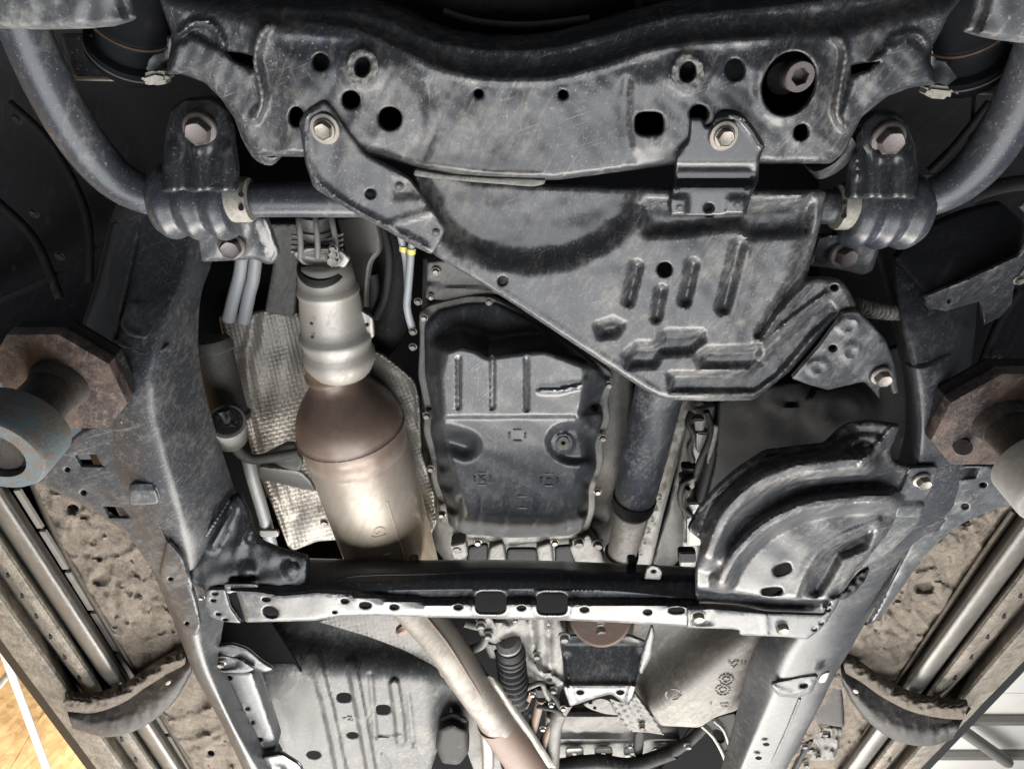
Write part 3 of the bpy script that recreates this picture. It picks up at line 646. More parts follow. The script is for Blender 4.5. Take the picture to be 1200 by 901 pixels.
# ================================================================== stabiliser bar and its clamps
sb = thing('stabilizer_bar', 'thick curved black stabilizer bar running behind the front crossmember', 'stabilizer bar', (600, 236, 0.70))
tube('bar', 'bar', sb, [(4, -40, 0.66), (30, 38, 0.665), (62, 108, 0.675), (98, 168, 0.685), (136, 210, 0.693), (178, 230, 0.698), (240, 236, 0.706), (330, 234, 0.706), (500, 236, 0.706), (800, 242, 0.706), (1000, 242, 0.706), (1060, 238, 0.706), (1108, 224, 0.695), (1146, 194, 0.688), (1180, 146, 0.68), (1210, 80, 0.67), (1235, 0, 0.66)],
     [27, 27, 27, 26, 24, 22, 20.5, 20, 20, 20, 20, 21, 23, 26, 27, 27, 27], n=8, seg=28)
for x0, x1, y in ((270, 295, 234), (980, 998, 243)):
    c = lathe('collar', 'white_collar', sb, P(x0, y, 0.70), P(x1, y, 0.70), [(0, .0215), (0, .0245), (.12, .0252), (.8, .0252), (1, .0235), (1, .0215)], 36)
    s_ = 1 if x0 < 600 else 1
    for dy in (-6, 10): lathe('rivet', 'plastic', c, P((x0+x1)/2, y+dy, 0.677), P((x0+x1)/2, y+dy, 0.671), [(0, .003), (1, .003)], 12)
def clamp(label, x0, x1, yc, plate, tab, b1, b2, holes):
    t = thing('stabilizer_clamp', label, 'clamp', ((x0+x1)/2, yc, 0.665), 'stabilizer bar clamps')
    prof = [(0, .030)]
    for i in range(1, 40):
        u = i/40; prof.append((u, .0355+0.0066*(0.5-0.5*math.cos(u*2*math.pi*3))**0.7+0.0015*math.sin(u*3.1)))
    prof.append((1, .030))
    lathe('saddle', 'bar', t, P(x0, yc, 0.707), P(x1, yc+2, 0.707), prof, 44, squash=0.98, sharp=50)
    sheet('upper_plate', 'paint_clean', t, plate, [(x0, yc-100, 0.700), (x1, yc-100, 0.700), (x0, yc-30, 0.678)], step=5, thick=0.006, roll=(6, .008), relief=[rib([(plate[2][0]-8, yc-90), (plate[2][0]-6, yc-40)], 6, 0.004), pad(ell(b1[0], b1[1], 27), 8, 0.003), *[rib([(x0+(x1-x0)*k, yc-62), (x0+(x1-x0)*k, yc-10)], 13, 0.007, curve=False) for k in (1/6, 0.5, 5/6)]])
    bolt(t, b1[0], b1[1], 0.691, 19.5, 'mauve', tx=0.05, ty=0.12*(1 if b1[0] < 600 else -1), k=1.1)
    sheet('lower_tab', 'paint', t, tab, [(x0, yc+30, 0.705), (x1, yc+30, 0.705), (x0, yc+75, 0.725)], step=5, thick=0.005, roll=(5, .006), relief=[wobble(0.001, 25, 2), rib([(tab[1][0]-14, tab[1][1]+8), (tab[2][0]-16, tab[2][1])], 5, 0.004)])
    bolt(t, b2[0], b2[1], 0.708, 15.5, 'mauve', tx=-0.1, ty=0.2, k=1.2)
clamp('ribbed black clamp gripping the stabilizer bar beside the exhaust joint', 187, 277, 236, [(190, 190), (194, 152), (200, 128), (216, 116), (245, 113), (264, 124), (272, 148), (279, 200), (277, 226), (189, 226)],
      [(228, 262), (312, 254), (328, 297), (322, 309), (312, 310), (300, 304), (236, 307)], (235, 151), (272, 288), ())
clamp('ribbed black clamp gripping the stabilizer bar above the corrugated conduit', 990, 1076, 247, [(994, 205), (1002, 160), (1012, 140), (1026, 130), (1048, 130), (1064, 142), (1074, 170), (1077, 205), (1075, 234), (992, 234)],
      [(948, 312), (960, 276), (1010, 272), (1031, 292), (1022, 318), (1010, 323), (998, 319), (972, 314)], (1040, 162), (985, 298), ())
# bent straps that reach down from the crossmember ends to the rails
for pts, lab in (([(275, 140), (286, 168), (300, 188), (318, 194), (330, 184)], 'curved black tow strap loop under the crossmember end by the exhaust'), ([(1004, 170), (994, 190), (978, 204), (958, 210), (944, 196)], 'curved black tow strap loop under the crossmember end by the big socket bolt')):
    t = thing('strap_loop', lab, 'strap', (pts[2][0], pts[2][1], 0.70), 'strap loops')
    loft('strap', 'paint', t, [[(x, y, 0.692) for x, y in pts], [(x*0.985+600*0.015, y-9, 0.682) for x, y in pts], [(x*0.97+600*0.03, y-14, 0.70) for x, y in pts]], n=6, m=4, thick=0.003)

# ================================================================== engine skid plate with its two mounting brackets
sk = thing('skid_plate', 'large scratched black skid plate with stamped ribs and a diagonal rear edge', 'skid plate', (720, 350, 0.65))
sk_out = [(484, 202), (560, 212), (640, 217), (790, 221), (969, 224), (962, 262), (953, 296), (946, 326), (963, 325), (983, 327), (995, 338), (1005, 360), (976, 375), (942, 417), (927, 434), (903, 453), (883, 469), (830, 470), (778, 468), (757, 458), (700, 421), (600, 355), (540, 318), (507, 298), (497, 245)]
sheet('plate', 'paint', sk, sk_out, [(487, 205, 0.655), (970, 224, 0.655), (830, 470, 0.642)], holes=[ell(589, 329, 5.5), ell(779, 316, 9), ell(978, 337, 5, 4), ell(831, 246, 9, 8)], step=6, thick=0.003, roll=(8, .008), r=6, relief=[
    pad([(500, 225), (515, 262), (540, 285), (580, 303), (620, 308), (665, 302), (705, 285), (735, 262), (745, 240), (745, 200), (490, 200)], 34, -0.022),
    pad([(750, 238), (950, 238), (945, 270), (880, 274), (865, 262), (800, 270), (758, 272)], 20, -0.018), pad([(740, 200), (960, 205), (955, 246), (748, 250)], 14, 0.004),
    rib([(746, 312), (742, 330), (737, 352)], 10, -0.011), rib([(812, 310), (808, 330), (803, 352)], 10, -0.011), rib([(775, 340), (772, 355), (769, 372)], 9, -0.010),
    pad([(700, 380), (718, 374), (730, 380), (722, 392), (704, 394)], 15, -0.011), pad([(733, 416), (748, 404), (765, 404), (780, 390), (822, 390), (824, 398), (810, 412), (775, 414), (768, 428), (737, 428)], 15, -0.013),
    pad([(818, 418), (828, 410), (888, 408), (892, 424), (880, 430), (822, 430)], 15, -0.013),
    rib([(866, 286), (858, 320), (848, 360)], 12, -0.012), pad([(784, 438), (878, 436), (905, 412), (948, 368), (972, 356), (980, 366), (950, 392), (910, 440), (884, 458), (786, 458)], 9, -0.010),
    rib([(890, 398), (915, 362), (945, 330)], 10, 0.008), rib([(893, 404), (930, 372), (968, 345)], 6, 0.006), pad([(945, 224), (972, 224), (960, 300), (948, 330), (915, 362), (890, 396), (886, 392), (908, 355), (930, 322), (940, 280)], 9, -0.010),
    rib([(507, 298), (600, 352), (700, 416), (770, 460)], 8, 0.002), wobble(0.0012, 70, 3), wobble(0.0005, 26, 9)], fine=[(690, 295, 900, 470, 3), (880, 320, 1000, 470, 2.7), (490, 220, 960, 300, 4.5)])
text(sk, 'S', 609, 253, 0.683, 17, 0, 'paint_light')
ln_ = sheet('edge_strip', 'alu_dark', sk, [(486, 198), (520, 204), (575, 208), (640, 210), (638, 216), (625, 219), (560, 214), (505, 209), (484, 206)], 0.650, step=5, thick=0.003, roll=(2, .002))
lb = sheet('mounting_bracket', 'paint', sk, [(380, 118), (392, 130), (407, 153), (430, 182), (458, 196), (480, 210), (493, 227), (507, 247), (522, 267), (517, 283), (507, 299), (487, 290), (453, 270), (420, 253), (367, 220), (358, 193), (350, 142), (360, 128)], [(380, 118, 0.647), (367, 220, 0.650), (522, 275, 0.648)], holes=[ell(434, 227, 6)], step=5, thick=0.004, roll=(5, .004), r=5,
      relief=[rib([(372, 130), (358, 145), (364, 200), (400, 235), (460, 268), (500, 290)], 6, 0.004), pad([(457, 206), (478, 214), (492, 230), (462, 232)], 7, -0.004), rib([(460, 262), (512, 246)], 7, 0.003, curve=False), wobble(0.0008, 50, 4)])
lb['label'] = 'long angled arm bracket bolted to the crossmember'
bolt(lb, 381, 151, 0.645, 17.5, 'zinc', 'washer_hex'); bolt(lb, 468, 220, 0.650, 5, 'paint', 'flange', name='rivet', k=0.35); bolt(lb, 511, 274, 0.646, 5, 'paint', 'flange', name='rivet', k=0.35)
rb = sheet('mounting_bracket', 'paint_clean', sk, [(809, 138), (823, 138), (828, 149), (833, 147), (843, 132), (856, 130), (870, 134), (884, 150), (897, 171), (890, 187), (889, 213), (881, 228), (874, 252), (786, 254), (782, 240), (790, 217), (792, 184), (807, 163)], 0.647, holes=[ell(831, 244, 5.8)], step=4.5, thick=0.004, roll=(4, .003), r=4,
      relief=[slope_y(188, 204, -0.006), slope_y(208, 222, 0.014), pad([(786, 230), (806, 232), (805, 250), (786, 252)], 4, 0.003), pad([(852, 232), (876, 232), (872, 250), (850, 250)], 4, 0.003), rib([(840, 140), (868, 138), (892, 170)], 5, 0.005)])
rb['label'] = 'stepped hanger bracket with a notch, bolted to the crossmember'
bolt(rb, 848, 159, 0.645, 17, 'zinc', 'washer_hex'); bolt(rb, 796, 244, 0.636, 5, 'paint', name='rivet', k=0.35); bolt(rb, 863, 241, 0.636, 5, 'paint', name='rivet', k=0.35)

g = thing('gusset_plate', 'dusty triangular gusset plate with three round embosses beside the skid plate', 'gusset plate', (990, 420, 0.64))
sheet('plate', 'paint_light', g, [(927, 443), (960, 405), (988, 366), (1005, 364), (1022, 380), (1038, 398), (1048, 425), (1053, 460), (1046, 462), (1042, 448), (1031, 453), (1031, 468), (1025, 460), (1013, 447), (990, 452), (970, 457), (945, 450)], [(927, 443, 0.632), (1000, 364, 0.640), (1052, 460, 0.646)], holes=[ell(976, 408, 5.2, 4)], step=4, thick=0.004, roll=(4, .004), r=4,
      relief=[pad(ell(995, 382, 14, 11), 5, 0.004), pad(ell(995, 382, 7, 5), 4, -0.003), pad(ell(998, 413, 13, 11), 5, 0.004), pad(ell(998, 413, 6, 5), 4, -0.003), pad(ell(960, 431, 14, 11), 5, 0.004), pad(ell(960, 431, 6, 5), 4, -0.003), rib([(1005, 436), (1020, 415), (1034, 402)], 6, 0.003), pad(ell(1032, 440, 17, 14), 6, 0.002), wobble(0.0008, 30, 7)])
bolt(g, 1032, 440, 0.638, 12.5, 'zinc', tx=0.05)

# corrugated conduit: rings along a sagging line
cc = thing('corrugated_conduit', 'grey corrugated wiring conduit crossing beside the gusset plate', 'conduit', (1045, 362, 0.70))
pth = cr(np.array([P(1000, 358, 0.69), P(1025, 364, 0.695), P(1055, 366, 0.70), P(1092, 362, 0.705)]), 60)
rad = [0.0086+0.0022*math.sin(i*2*math.pi/11) for i in range(len(pth))]
tube3('hose', 'conduit', cc, pth, rad, 16, sharp=80)

sp = thing('splash_bracket', 'angular black splash shield bracket with a pale folded lower flange', 'bracket', (1130, 310, 0.70))
sheet('shield', 'plastic', sp, [(1046, 302), (1078, 268), (1130, 246), (1172, 236), (1202, 262), (1196, 300), (1140, 326), (1086, 348)], [(1046, 302, 0.735), (1200, 262, 0.735), (1086, 348, 0.688)], step=8, thick=0.004, relief=[wobble(0.001, 50, 3)])
sheet('flange', 'paint', sp, [(1083, 347), (1140, 324), (1195, 298), (1215, 262), (1222, 290), (1196, 318), (1188, 338), (1186, 356), (1172, 372), (1152, 381), (1148, 353), (1118, 362), (1093, 378), (1088, 374)], [(1083, 347, 0.684), (1195, 298, 0.684), (1120, 372, 0.695)], holes=[ell(1112, 353, 2.4)], step=5, thick=0.003, roll=(4, .004), r=3, relief=[pad(ell(1168, 343, 8, 7), 4, 0.003), rib([(1086, 352), (1092, 374)], 5, 0.004, curve=False), wobble(0.001, 40, 5)])
tube('outer_edge', 'paint_light', sp, [(1196, 240, 0.70), (1214, 262, 0.70), (1212, 300, 0.69), (1196, 322, 0.69)], 3, seg=8)
bolt(sp, 1193, 328, 0.69, 6, 'zinc')

# ================================================================== exhaust: spring joint, pressed cover, catalytic converter
ex = thing('catalytic_converter', 'large heat-tinted catalytic converter with brown cone and straw silver can', 'exhaust', (410, 500, 0.72))
A, B = P(391, 437, 0.80), P(468, 680, 0.775)
LN = (B-A).length
def rr(px, x, y, h): return px*mpp(x, y, h)
lathe('can', 'cat', ex, A, B, [(-0.06, .040), (-0.015, .041), (-0.01, .0435), (0.005, .0435), (0.01, .040), (0.022, .040), (0.045, .046), (0.075, .058), (0.105, .069), (0.135, .078), (0.16, .083), (0.185, .0865), (0.20, .0872), (0.208, .0872), (0.212, .0885), (0.220, .0885), (0.224, .0868), (0.26, .0864), (0.30, .0860), (0.304, .0850), (0.312, .0850), (0.316, .0858), (0.60, .0855), (0.93, .0845), (0.99, .080), (1.06, .055)], 72, sharp=50)
axv = (B-A).normalized(); side = axv.cross(Vector((0, 0, 1))).normalized(); dn = side.cross(axv).normalized()
if dn.z > 0: dn = -dn
def on_can(t, ang, r): return A+(B-A)*t+(dn*math.cos(ang)+side*math.sin(ang))*r
tube3('can_seam', 'cat', ex, [on_can(0.43+0.57*k/12, 0.62 if (on_can(.5, .6, .08).x > on_can(.5, 0, .08).x) else -0.62, 0.0856) for k in range(13)], 0.0016, 8)
q_ = [on_can(0.216, 2*math.pi*k/150, 0.0880) for k in range(151)]
tube3('weld_ring', 'cat', ex, q_, [.0017+.0006*abs(math.sin(k*0.9)) for k in range(151)], 8, sharp=80)
# stamped marks on the can
def can_text(body, t, ang, size):
    o_ = on_can(t, ang, 0.0858); nrm = (o_-(A+(B-A)*t)).normalized()
    c_ = bpy.data.curves.new('embossed_mark', 'FONT'); c_.body = body; c_.size = size; c_.extrude = 0.0014; c_.align_x = 'CENTER'; c_.align_y = 'CENTER'
    t_ = bpy.data.objects.new('tmp', c_); COL.objects.link(t_); bpy.context.view_layer.update()
    me = bpy.data.meshes.new_from_object(t_.evaluated_get(bpy.context.evaluated_depsgraph_get())); bpy.data.objects.remove(t_)
    x_ = axv; y_ = nrm.cross(x_)
    me.transform(Matrix(((x_.x, y_.x, nrm.x, o_.x), (x_.y, y_.y, nrm.y, o_.y), (x_.z, y_.z, nrm.z, o_.z), (0, 0, 0, 1)))); me.materials.clear()
    link('embossed_mark', me, 'cat', ex)
sg = 1 if on_can(.5, .4, .08).x > on_can(.5, 0, .08).x else -1
can_text('GJ', 0.545, 0.30*sg, 0.026); can_text('I', 0.66, 0.30*sg, 0.018)
# pressed two-piece cover around the neck
cv = thing('exhaust_cover', 'silver pressed steel cover clasped round the exhaust neck', 'heat cover', (390, 380, 0.74))
a, b = P(379, 306, 0.815), P(401, 436, 0.80)
lathe('shell', 'cover', cv, a, b, [(0, .034), (0.02, .0375), (0.12, .0395), (0.20, .041), (0.225, .0445), (0.25, .0445), (0.28, .0425), (0.50, .0485), (0.60, .0500), (0.62, .0535), (0.66, .0545), (0.70, .0515), (0.76, .0510), (0.80, .0545), (0.86, .0545), (0.90, .0520), (0.97, .046), (1.0, .041)], 48, sharp=60)
sheet('seam_flange', 'cover', cv, [(412, 352), (420, 362), (437, 372), (439, 396), (428, 398), (434, 412), (441, 420), (436, 426), (424, 424), (420, 400), (414, 380)], 0.800, holes=[ell(430, 380, 1.8)], step=4, thick=0.004, roll=(3, .003), relief=[rib([(418, 380), (426, 400), (434, 418)], 5, .006), wobble(.001, 18, 2)])
for x, y in ((366, 395), (365, 379)): bolt(cv, x, y, 0.757, 2.2, 'plastic', name='spot_hole', k=.2)
# spring-loaded flange joint above the cover
fj = thing('spring_flange_joint', 'steel spring flange joint with long bolts above the silver exhaust cover', 'flange joint', (375, 295, 0.80))
for i, y in enumerate((275, 281, 287, 293)):
    sheet('spring_plate', 'alu', fj, [(341, y), (350, y+1), (366, y+5), (384, y+4), (402, y-2), (402, y+1.6), (385, y+8), (366, y+9), (349, y+5), (340, y+3)], 0.812-i*.004, step=3, thick=.003, roll=(1.2, .001), r=1)
sheet('flange', 'cover', fj, [(342, 296), (356, 290), (398, 292), (411, 303), (404, 314), (382, 318), (356, 312)], 0.795, step=4, thick=0.005, roll=(3, .003), relief=[pad(ell(376, 302, 22, 8), 6, -.006)])
for x0, x1 in ((349, 352), (369, 372), (388, 393)):
    tube('stud', 'alu', fj, [(x0, 250, 0.82), (x0+1, 258, 0.80), (x1, 282, 0.79), (x1, 303, 0.785)], 3.4, n=4, seg=12)
lathe('pipe_end', 'alu', fj, P(368, 252, 0.83), P(372, 286, 0.83), [(0, .020), (0.4, .022), (0.42, .026), (0.55, .026), (0.6, .021), (1, .022)], 32)
for x, y, r_ in ((391, 304, 9), (391, 297, 7), (391, 291, 5.5)): bolt(fj, x, y, 0.786-0.006*(304-y)/7, r_, 'alu', name='nut', k=1.0)
lathe('gasket_ring', 'plastic', fj, P(376, 310, 0.80), P(378, 318, 0.805), [(0, .030), (0.5, .034), (1, .033)], 32)

# ================================================================== dimpled heat shields
def dimples(per, amp, rot=0.5):
    c_, s_ = math.cos(rot), math.sin(rot)
    def f(p):
        u = p[:, 0]*c_+p[:, 1]*s_; v = -p[:, 0]*s_+p[:, 1]*c_
        return amp*np.sin(u*2*math.pi/per)*np.sin(v*2*math.pi/per)
    return f
hs = thing('heat_shield', 'dimpled silver heat shield spread behind the catalytic converter', 'heat shield', (310, 480, 0.88))
hp = sheet('dimpled_panel', 'shield', hs, [(256, 370), (284, 368), (307, 363), (352, 366), (380, 420), (400, 470), (420, 560), (440, 640), (400, 632), (372, 634), (344, 645), (337, 640), (318, 590), (300, 548), (286, 495), (268, 430)], [(256, 370, 0.885), (350, 366, 0.92), (340, 640, 0.86)], step=2.3, thick=0.0015, roll=(4, .004), r=4, sharp=80,
      relief=[dimples(7.0, 0.0016, 0.55), wobble(.004, 60, 4), rib([(300, 366), (296, 400), (288, 430), (310, 520), (340, 600)], 12, .006), rib([(258, 372), (276, 440), (296, 520), (335, 635)], 7, .005), pad([(262, 375), (300, 370), (290, 412), (275, 420)], 10, .004)])
bolt(hs, 381, 612, 0.865, 6, 'shield', name='rivet', k=.6)
hr = thing('heat_shield', 'narrow dimpled heat shield strip between converter and transmission pan', 'heat shield', (480, 470, 0.86))
sheet('dimpled_panel', 'shield', hr, [(430, 408), (448, 414), (470, 432), (486, 446), (492, 470), (494, 530), (508, 575), (512, 612), (500, 640), (470, 600), (440, 480)], [(430, 408, 0.86), (494, 470, 0.84), (505, 620, 0.82)], step=2.3, thick=0.0015, roll=(3, .004), r=4, sharp=80, relief=[dimples(6.5, 0.0016, 0.4), wobble(.003, 40, 6), rib([(446, 416), (484, 448), (492, 500)], 5, .004)])
ht = thing('hanger_bracket', 'folded grey steel bracket carrying the exhaust hanger rod', 'bracket', (330, 550, 0.80))
sheet('top_fold', 'grey_metal', ht, [(302, 536), (336, 518), (346, 518), (356, 540), (352, 552), (304, 546)], [(302, 536, 0.80), (346, 518, 0.80), (330, 550, 0.775)], step=4, thick=0.003, relief=[rib([(320, 534), (352, 530)], 5, .006, curve=False)])
sheet('lower_fold', 'cover', ht, [(302, 545), (352, 551), (364, 562), (372, 576), (350, 572), (326, 566), (303, 561)], 0.772, step=4, thick=0.003)
rh = thing('exhaust_hanger', 'round rubber exhaust hanger in a metal ring with bent rod', 'hanger', (268, 503, 0.74))
a, b = P(266, 494, 0.732), P(270, 512, 0.775)
lathe('can', 'alu', rh, a, b, [(0, .0235), (0, .0265), (0.1, .0275), (0.9, .0275), (1, .024)], 36)
lathe('rubber_core', 'rubber', rh, a, b, [(0.03, .004), (-0.02, .007), (-0.02, .021), (0.02, .0238), (0.9, .0238)], 36)
for d_ in (0.6, 2.7, 4.6): tube3('rubber_web', 'rubber', rh, [a+Vector((math.cos(d_)*.006, math.sin(d_)*.006, -.002)), a+Vector((math.cos(d_)*.022, math.sin(d_)*.022, -.002))], .004, 8)
lathe('pin', 'white_collar', rh, P(267, 500, 0.728), P(267, 500, 0.75), [(0, .004), (0.1, .0066), (1, .0066)], 20)
lathe('pin', 'rubber', rh, P(265, 479, 0.74), P(266, 488, 0.745), [(0, .005), (0.2, .007), (.6, .0075), (1, .0095)], 20)
tube('rod', 'alu_dark', rh, [(276, 524, 0.765), (284, 533, 0.77), (298, 538, 0.775), (330, 534, 0.77), (352, 530, 0.765)], 6, n=5, seg=12)
rc = thing('support_cylinder', 'dull grey cylinder standing between frame rail and heat shield', 'cylinder', (255, 440, 0.80))
lathe('tube', 'alu_dark', rc, P(246, 398, 0.84), P(271, 492, 0.80), [(0, .030), (.04, .032), (.12, .032), (.14, .030), (.9, .029), (.93, .033), (1, .031)], 32)
for pts, lab in (([(284, 300, 0.86), (281, 322, 0.86), (275, 345, 0.865), (268, 374, 0.87)], 'grey brake line tube beside the frame rail, the one closer to the rail'), ([(300, 300, 0.86), (297, 325, 0.86), (292, 345, 0.865), (286, 376, 0.87)], 'grey brake line tube beside the frame rail, the one closer to the exhaust joint')):
    t = thing('line_tube', lab, 'tube', pts[0]); tube('tube', 'tube_blue', t, pts, 7.5, seg=14)
t = thing('line_tube', 'bent grey fuel line running down past the hanger bracket', 'tube', (300, 560, 0.83)); tube('tube', 'tube_blue', t, [(290, 535, 0.83), (295, 556, 0.83), (304, 586, 0.83), (313, 618, 0.83), (320, 650, 0.83), (326, 680, 0.83)], 7, seg=14)
sheet('tube_clip', 'grey_metal', t, [(303, 621), (326, 621), (327, 629), (305, 629)], 0.815, step=4, thick=0.004, roll=(2, .002))
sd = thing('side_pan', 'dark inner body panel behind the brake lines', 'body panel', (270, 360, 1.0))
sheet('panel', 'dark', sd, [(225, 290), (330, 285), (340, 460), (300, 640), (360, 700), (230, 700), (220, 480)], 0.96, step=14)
sheet('upper_shield', 'alu_dark', sd, [(316, 262), (352, 262), (350, 330), (345, 372), (310, 366), (320, 310)], 0.90, step=4, relief=[dimples(8, .001, .3)])

# ================================================================== transmission: case, pan
tc = thing('transmission_case', 'dirty cast aluminium transmission case above the black oil pan', 'transmission', (600, 480, 0.88))
sheet('case', 'alu_dark', tc, [(496, 300), (560, 300), (600, 320), (700, 380), (742, 440), (738, 540), (716, 648), (690, 668), (530, 668), (508, 640), (496, 560), (492, 430)], 0.87, step=10, thick=0.01, box=0.20, roll=(10, .02), relief=[wobble(.004, 50, 4), rib([(500, 345), (560, 340), (620, 350)], 6, .006), rib([(724, 440), (722, 540), (706, 640)], 8, .008)])
sheet('bell_housing', 'alu', tc, [(500, 306), (530, 303), (570, 322), (590, 345), (560, 344), (520, 352), (498, 350), (500, 330)], 0.835, holes=[ell(504, 350, 2.5)], step=5, thick=0.01, roll=(5, .008), relief=[rib([(502, 330), (580, 336)], 6, -.008, curve=False)])
bolt(tc, 511, 318, 0.832, 6, 'zinc'); bolt(tc, 505, 348, 0.83, 4, 'zinc')
for x, y in ((700, 636), (678, 634), (536, 640)): bolt(tc, x, y, 0.82, 7.5, 'alu')
box3('rear_lug', 'alu', tc, [(528, 640, .81), (545, 636, .81), (548, 652, .81), (540, 656, .81), (532, 655, .81)], .03)
for q in ([(666, 640), (690, 624), (706, 646), (712, 664), (676, 664)], [(574, 640), (590, 634), (594, 660), (570, 662)], [(628, 640), (646, 634), (650, 662), (632, 664)]): sheet('rear_rib', 'alu', tc, q, 0.825, step=4, thick=0.02, roll=(4, .008))
sheet('recess_shade', 'plastic', tc, [(548, 640), (572, 636), (572, 664), (546, 664)], 0.828, step=5); sheet('recess_shade', 'plastic', tc, [(594, 642), (630, 642), (632, 668), (592, 668)], 0.828, step=5); sheet('recess_shade', 'plastic', tc, [(650, 640), (670, 638), (676, 664), (650, 664)], 0.828, step=5)  # flat black sheets between the ribs, painted shade for the recesses

op = thing('transmission_oil_pan', 'black pressed transmission oil pan with stamped ribs and round drain plug', 'oil pan', (600, 520, 0.74))
flo = [(491, 366), (502, 358), (524, 352), (548, 347), (574, 347), (640, 380), (716, 436), (720, 446), (712, 470), (716, 490), (706, 520), (708, 540), (698, 570), (698, 596), (690, 620), (676, 630), (650, 632), (600, 640), (560, 630), (532, 628), (516, 612), (514, 590), (504, 560), (506, 540), (496, 505), (498, 480), (490, 440), (492, 400)]
sheet('flange', 'alu', op, flo, 0.838, step=8, thick=0.006, roll=(3, .003), r=5)
body_o = [(497, 380), (512, 364), (548, 354), (580, 352), (640, 384), (704, 434), (712, 446), (704, 468), (708, 490), (697, 520), (700, 545), (690, 572), (690, 600), (682, 622), (664, 628), (600, 630), (545, 626), (526, 616), (522, 590), (512, 562), (512, 540), (504, 505), (506, 480), (498, 440)]
sheet('pan', 'pan', op, body_o, lambda p: .800+.030*np.clip((408-p[:, 1])/50., 0, 1.3), step=4.5, thick=0.003, roll=(6, .018), r=6, relief=[
    pad([(514, 405), (540, 396), (560, 402), (572, 409), (600, 405), (640, 402), (690, 420), (702, 440), (690, 485), (700, 505), (694, 545), (684, 575), (682, 608), (650, 618), (590, 619), (540, 612), (528, 580), (518, 540), (508, 500), (505, 440)], 30, 0.052),
    pad([(519, 489), (672, 488), (690, 500), (690, 420), (600, 402), (512, 408)], 6, 0.007),
    rib([(505, 516), (525, 516), (545, 522)], 22, -0.024), pad(ell(672, 520, 29, 21, 0.2), 13, -0.018), pad(ell(660, 519, 13, 12), 5, 0.006), rib([(690, 500), (700, 535)], 18, -.02, curve=False),
    rib([(537, 420), (537, 478)], 4.5, -.0055, curve=False), rib([(577, 420), (577, 478)], 4.5, -.0055, curve=False), rib([(617, 420), (617, 480)], 4.5, -.0055, curve=False), rib([(633, 458), (655, 458), (682, 452), (690, 440)], 5, .006, curve=False), rib([(690, 440), (704, 420)], 8, -.006, curve=False), pad([(688, 440), (712, 430), (708, 480), (684, 484)], 10, -.020),
    *[rib([(x, 583), (x-1, 617)], 4.2, -.005, curve=False) for x in (538, 562, 593, 628, 666)],
    *[rib([(x0, y0), (x1, y1)], 9, -.020, curve=False) for x0, y0, x1, y1 in ((505, 540, 520, 546), (510, 565, 526, 570), (520, 590, 532, 596), (705, 560, 690, 566), (700, 592, 684, 598), (705, 470, 695, 478))],
    wobble(.0008, 45, 6)], fine=[(500, 400, 700, 630, 2.7)])
for (x, y) in ((606, 510), (565, 561), (643, 562), (612, 588)):     # little stamped brackets
    for (a0, b0, a1, b1) in ((-6, -9, 7, -9), (-6, 9, 7, 9)) + (((-12, -4, -12, 4), (13, -4, 13, 4)) if y < 580 else ()):
        k = 0.75
        tube('stamped_tick', 'pan', op, [(x+a0*k, y+b0*k, 0.7475), (x+a1*k, y+b1*k, 0.7475)], 1.4, n=2, seg=8)
text(op, 'K', 565, 561, 0.7465, 11, 0, 'pan'); text(op, 'r', 643, 562, 0.7465, 11, 0, 'pan')
lathe('drain_plug', 'white_collar', op, P(660, 519, 0.766), P(660, 519, 0.752), [(0, .0105), (0.7, .0105), (1, .0095), (1, .0038), (0.5, .0035)], 28)
for x, y in ((497, 372), (573, 353), (713, 450), (500, 486), (706, 512), (505, 548), (700, 575), (518, 602), (560, 634), (650, 634)): bolt(op, x, y, 0.826, 5.2, 'zinc', name='bolt')

ht2 = thing('cooler_lines', 'pair of grey cooler lines with yellow bands beside the transmission pan', 'cooler lines', (478, 330, 0.82))
for pts in ([(468, 270, 0.82), (473, 290, 0.82), (477, 315, 0.82), (478, 350, 0.82)], [(484, 272, 0.81), (482, 292, 0.81), (479, 330, 0.81), (477, 360, 0.81), (483, 384, 0.815)]): tube('line', 'tube_blue', ht2, pts, 4.6, seg=12)
for x, y, h_ in ((473, 288, 0.819), (482, 291, 0.809)): tube('band', 'yellow', ht2, [(x, y, h_), (x, y+6, h_)], 5.2, n=2, seg=12)
for x, y in ((484, 388), (484, 406), (490, 353)): bolt(ht2, x, y, 0.81, 5, 'alu', name='fitting')
dk = thing('exhaust_side_cover', 'dark curved plate and hoses between exhaust cover and transmission', 'cover', (445, 330, 0.88))
loft('curved_plate', 'alu_dark', dk, [[(396, 258, .90), (404, 290, .89), (412, 320, .88), (420, 360, .88)], [(430, 256, .86), (440, 290, .85), (430, 312, .85), (426, 360, .86)], [(452, 262, .87), (448, 292, .86), (436, 312, .86), (432, 360, .87)]], n=5, m=3)
tube('hose', 'rubber', dk, [(450, 250, .93), (462, 300, .92), (462, 350, .92), (450, 390, .93), (420, 420, .95)], 22, seg=20)
tube('small_hose', 'rubber', dk, [(436, 320, .87), (438, 338, .87), (436, 356, .88)], 7, seg=12)

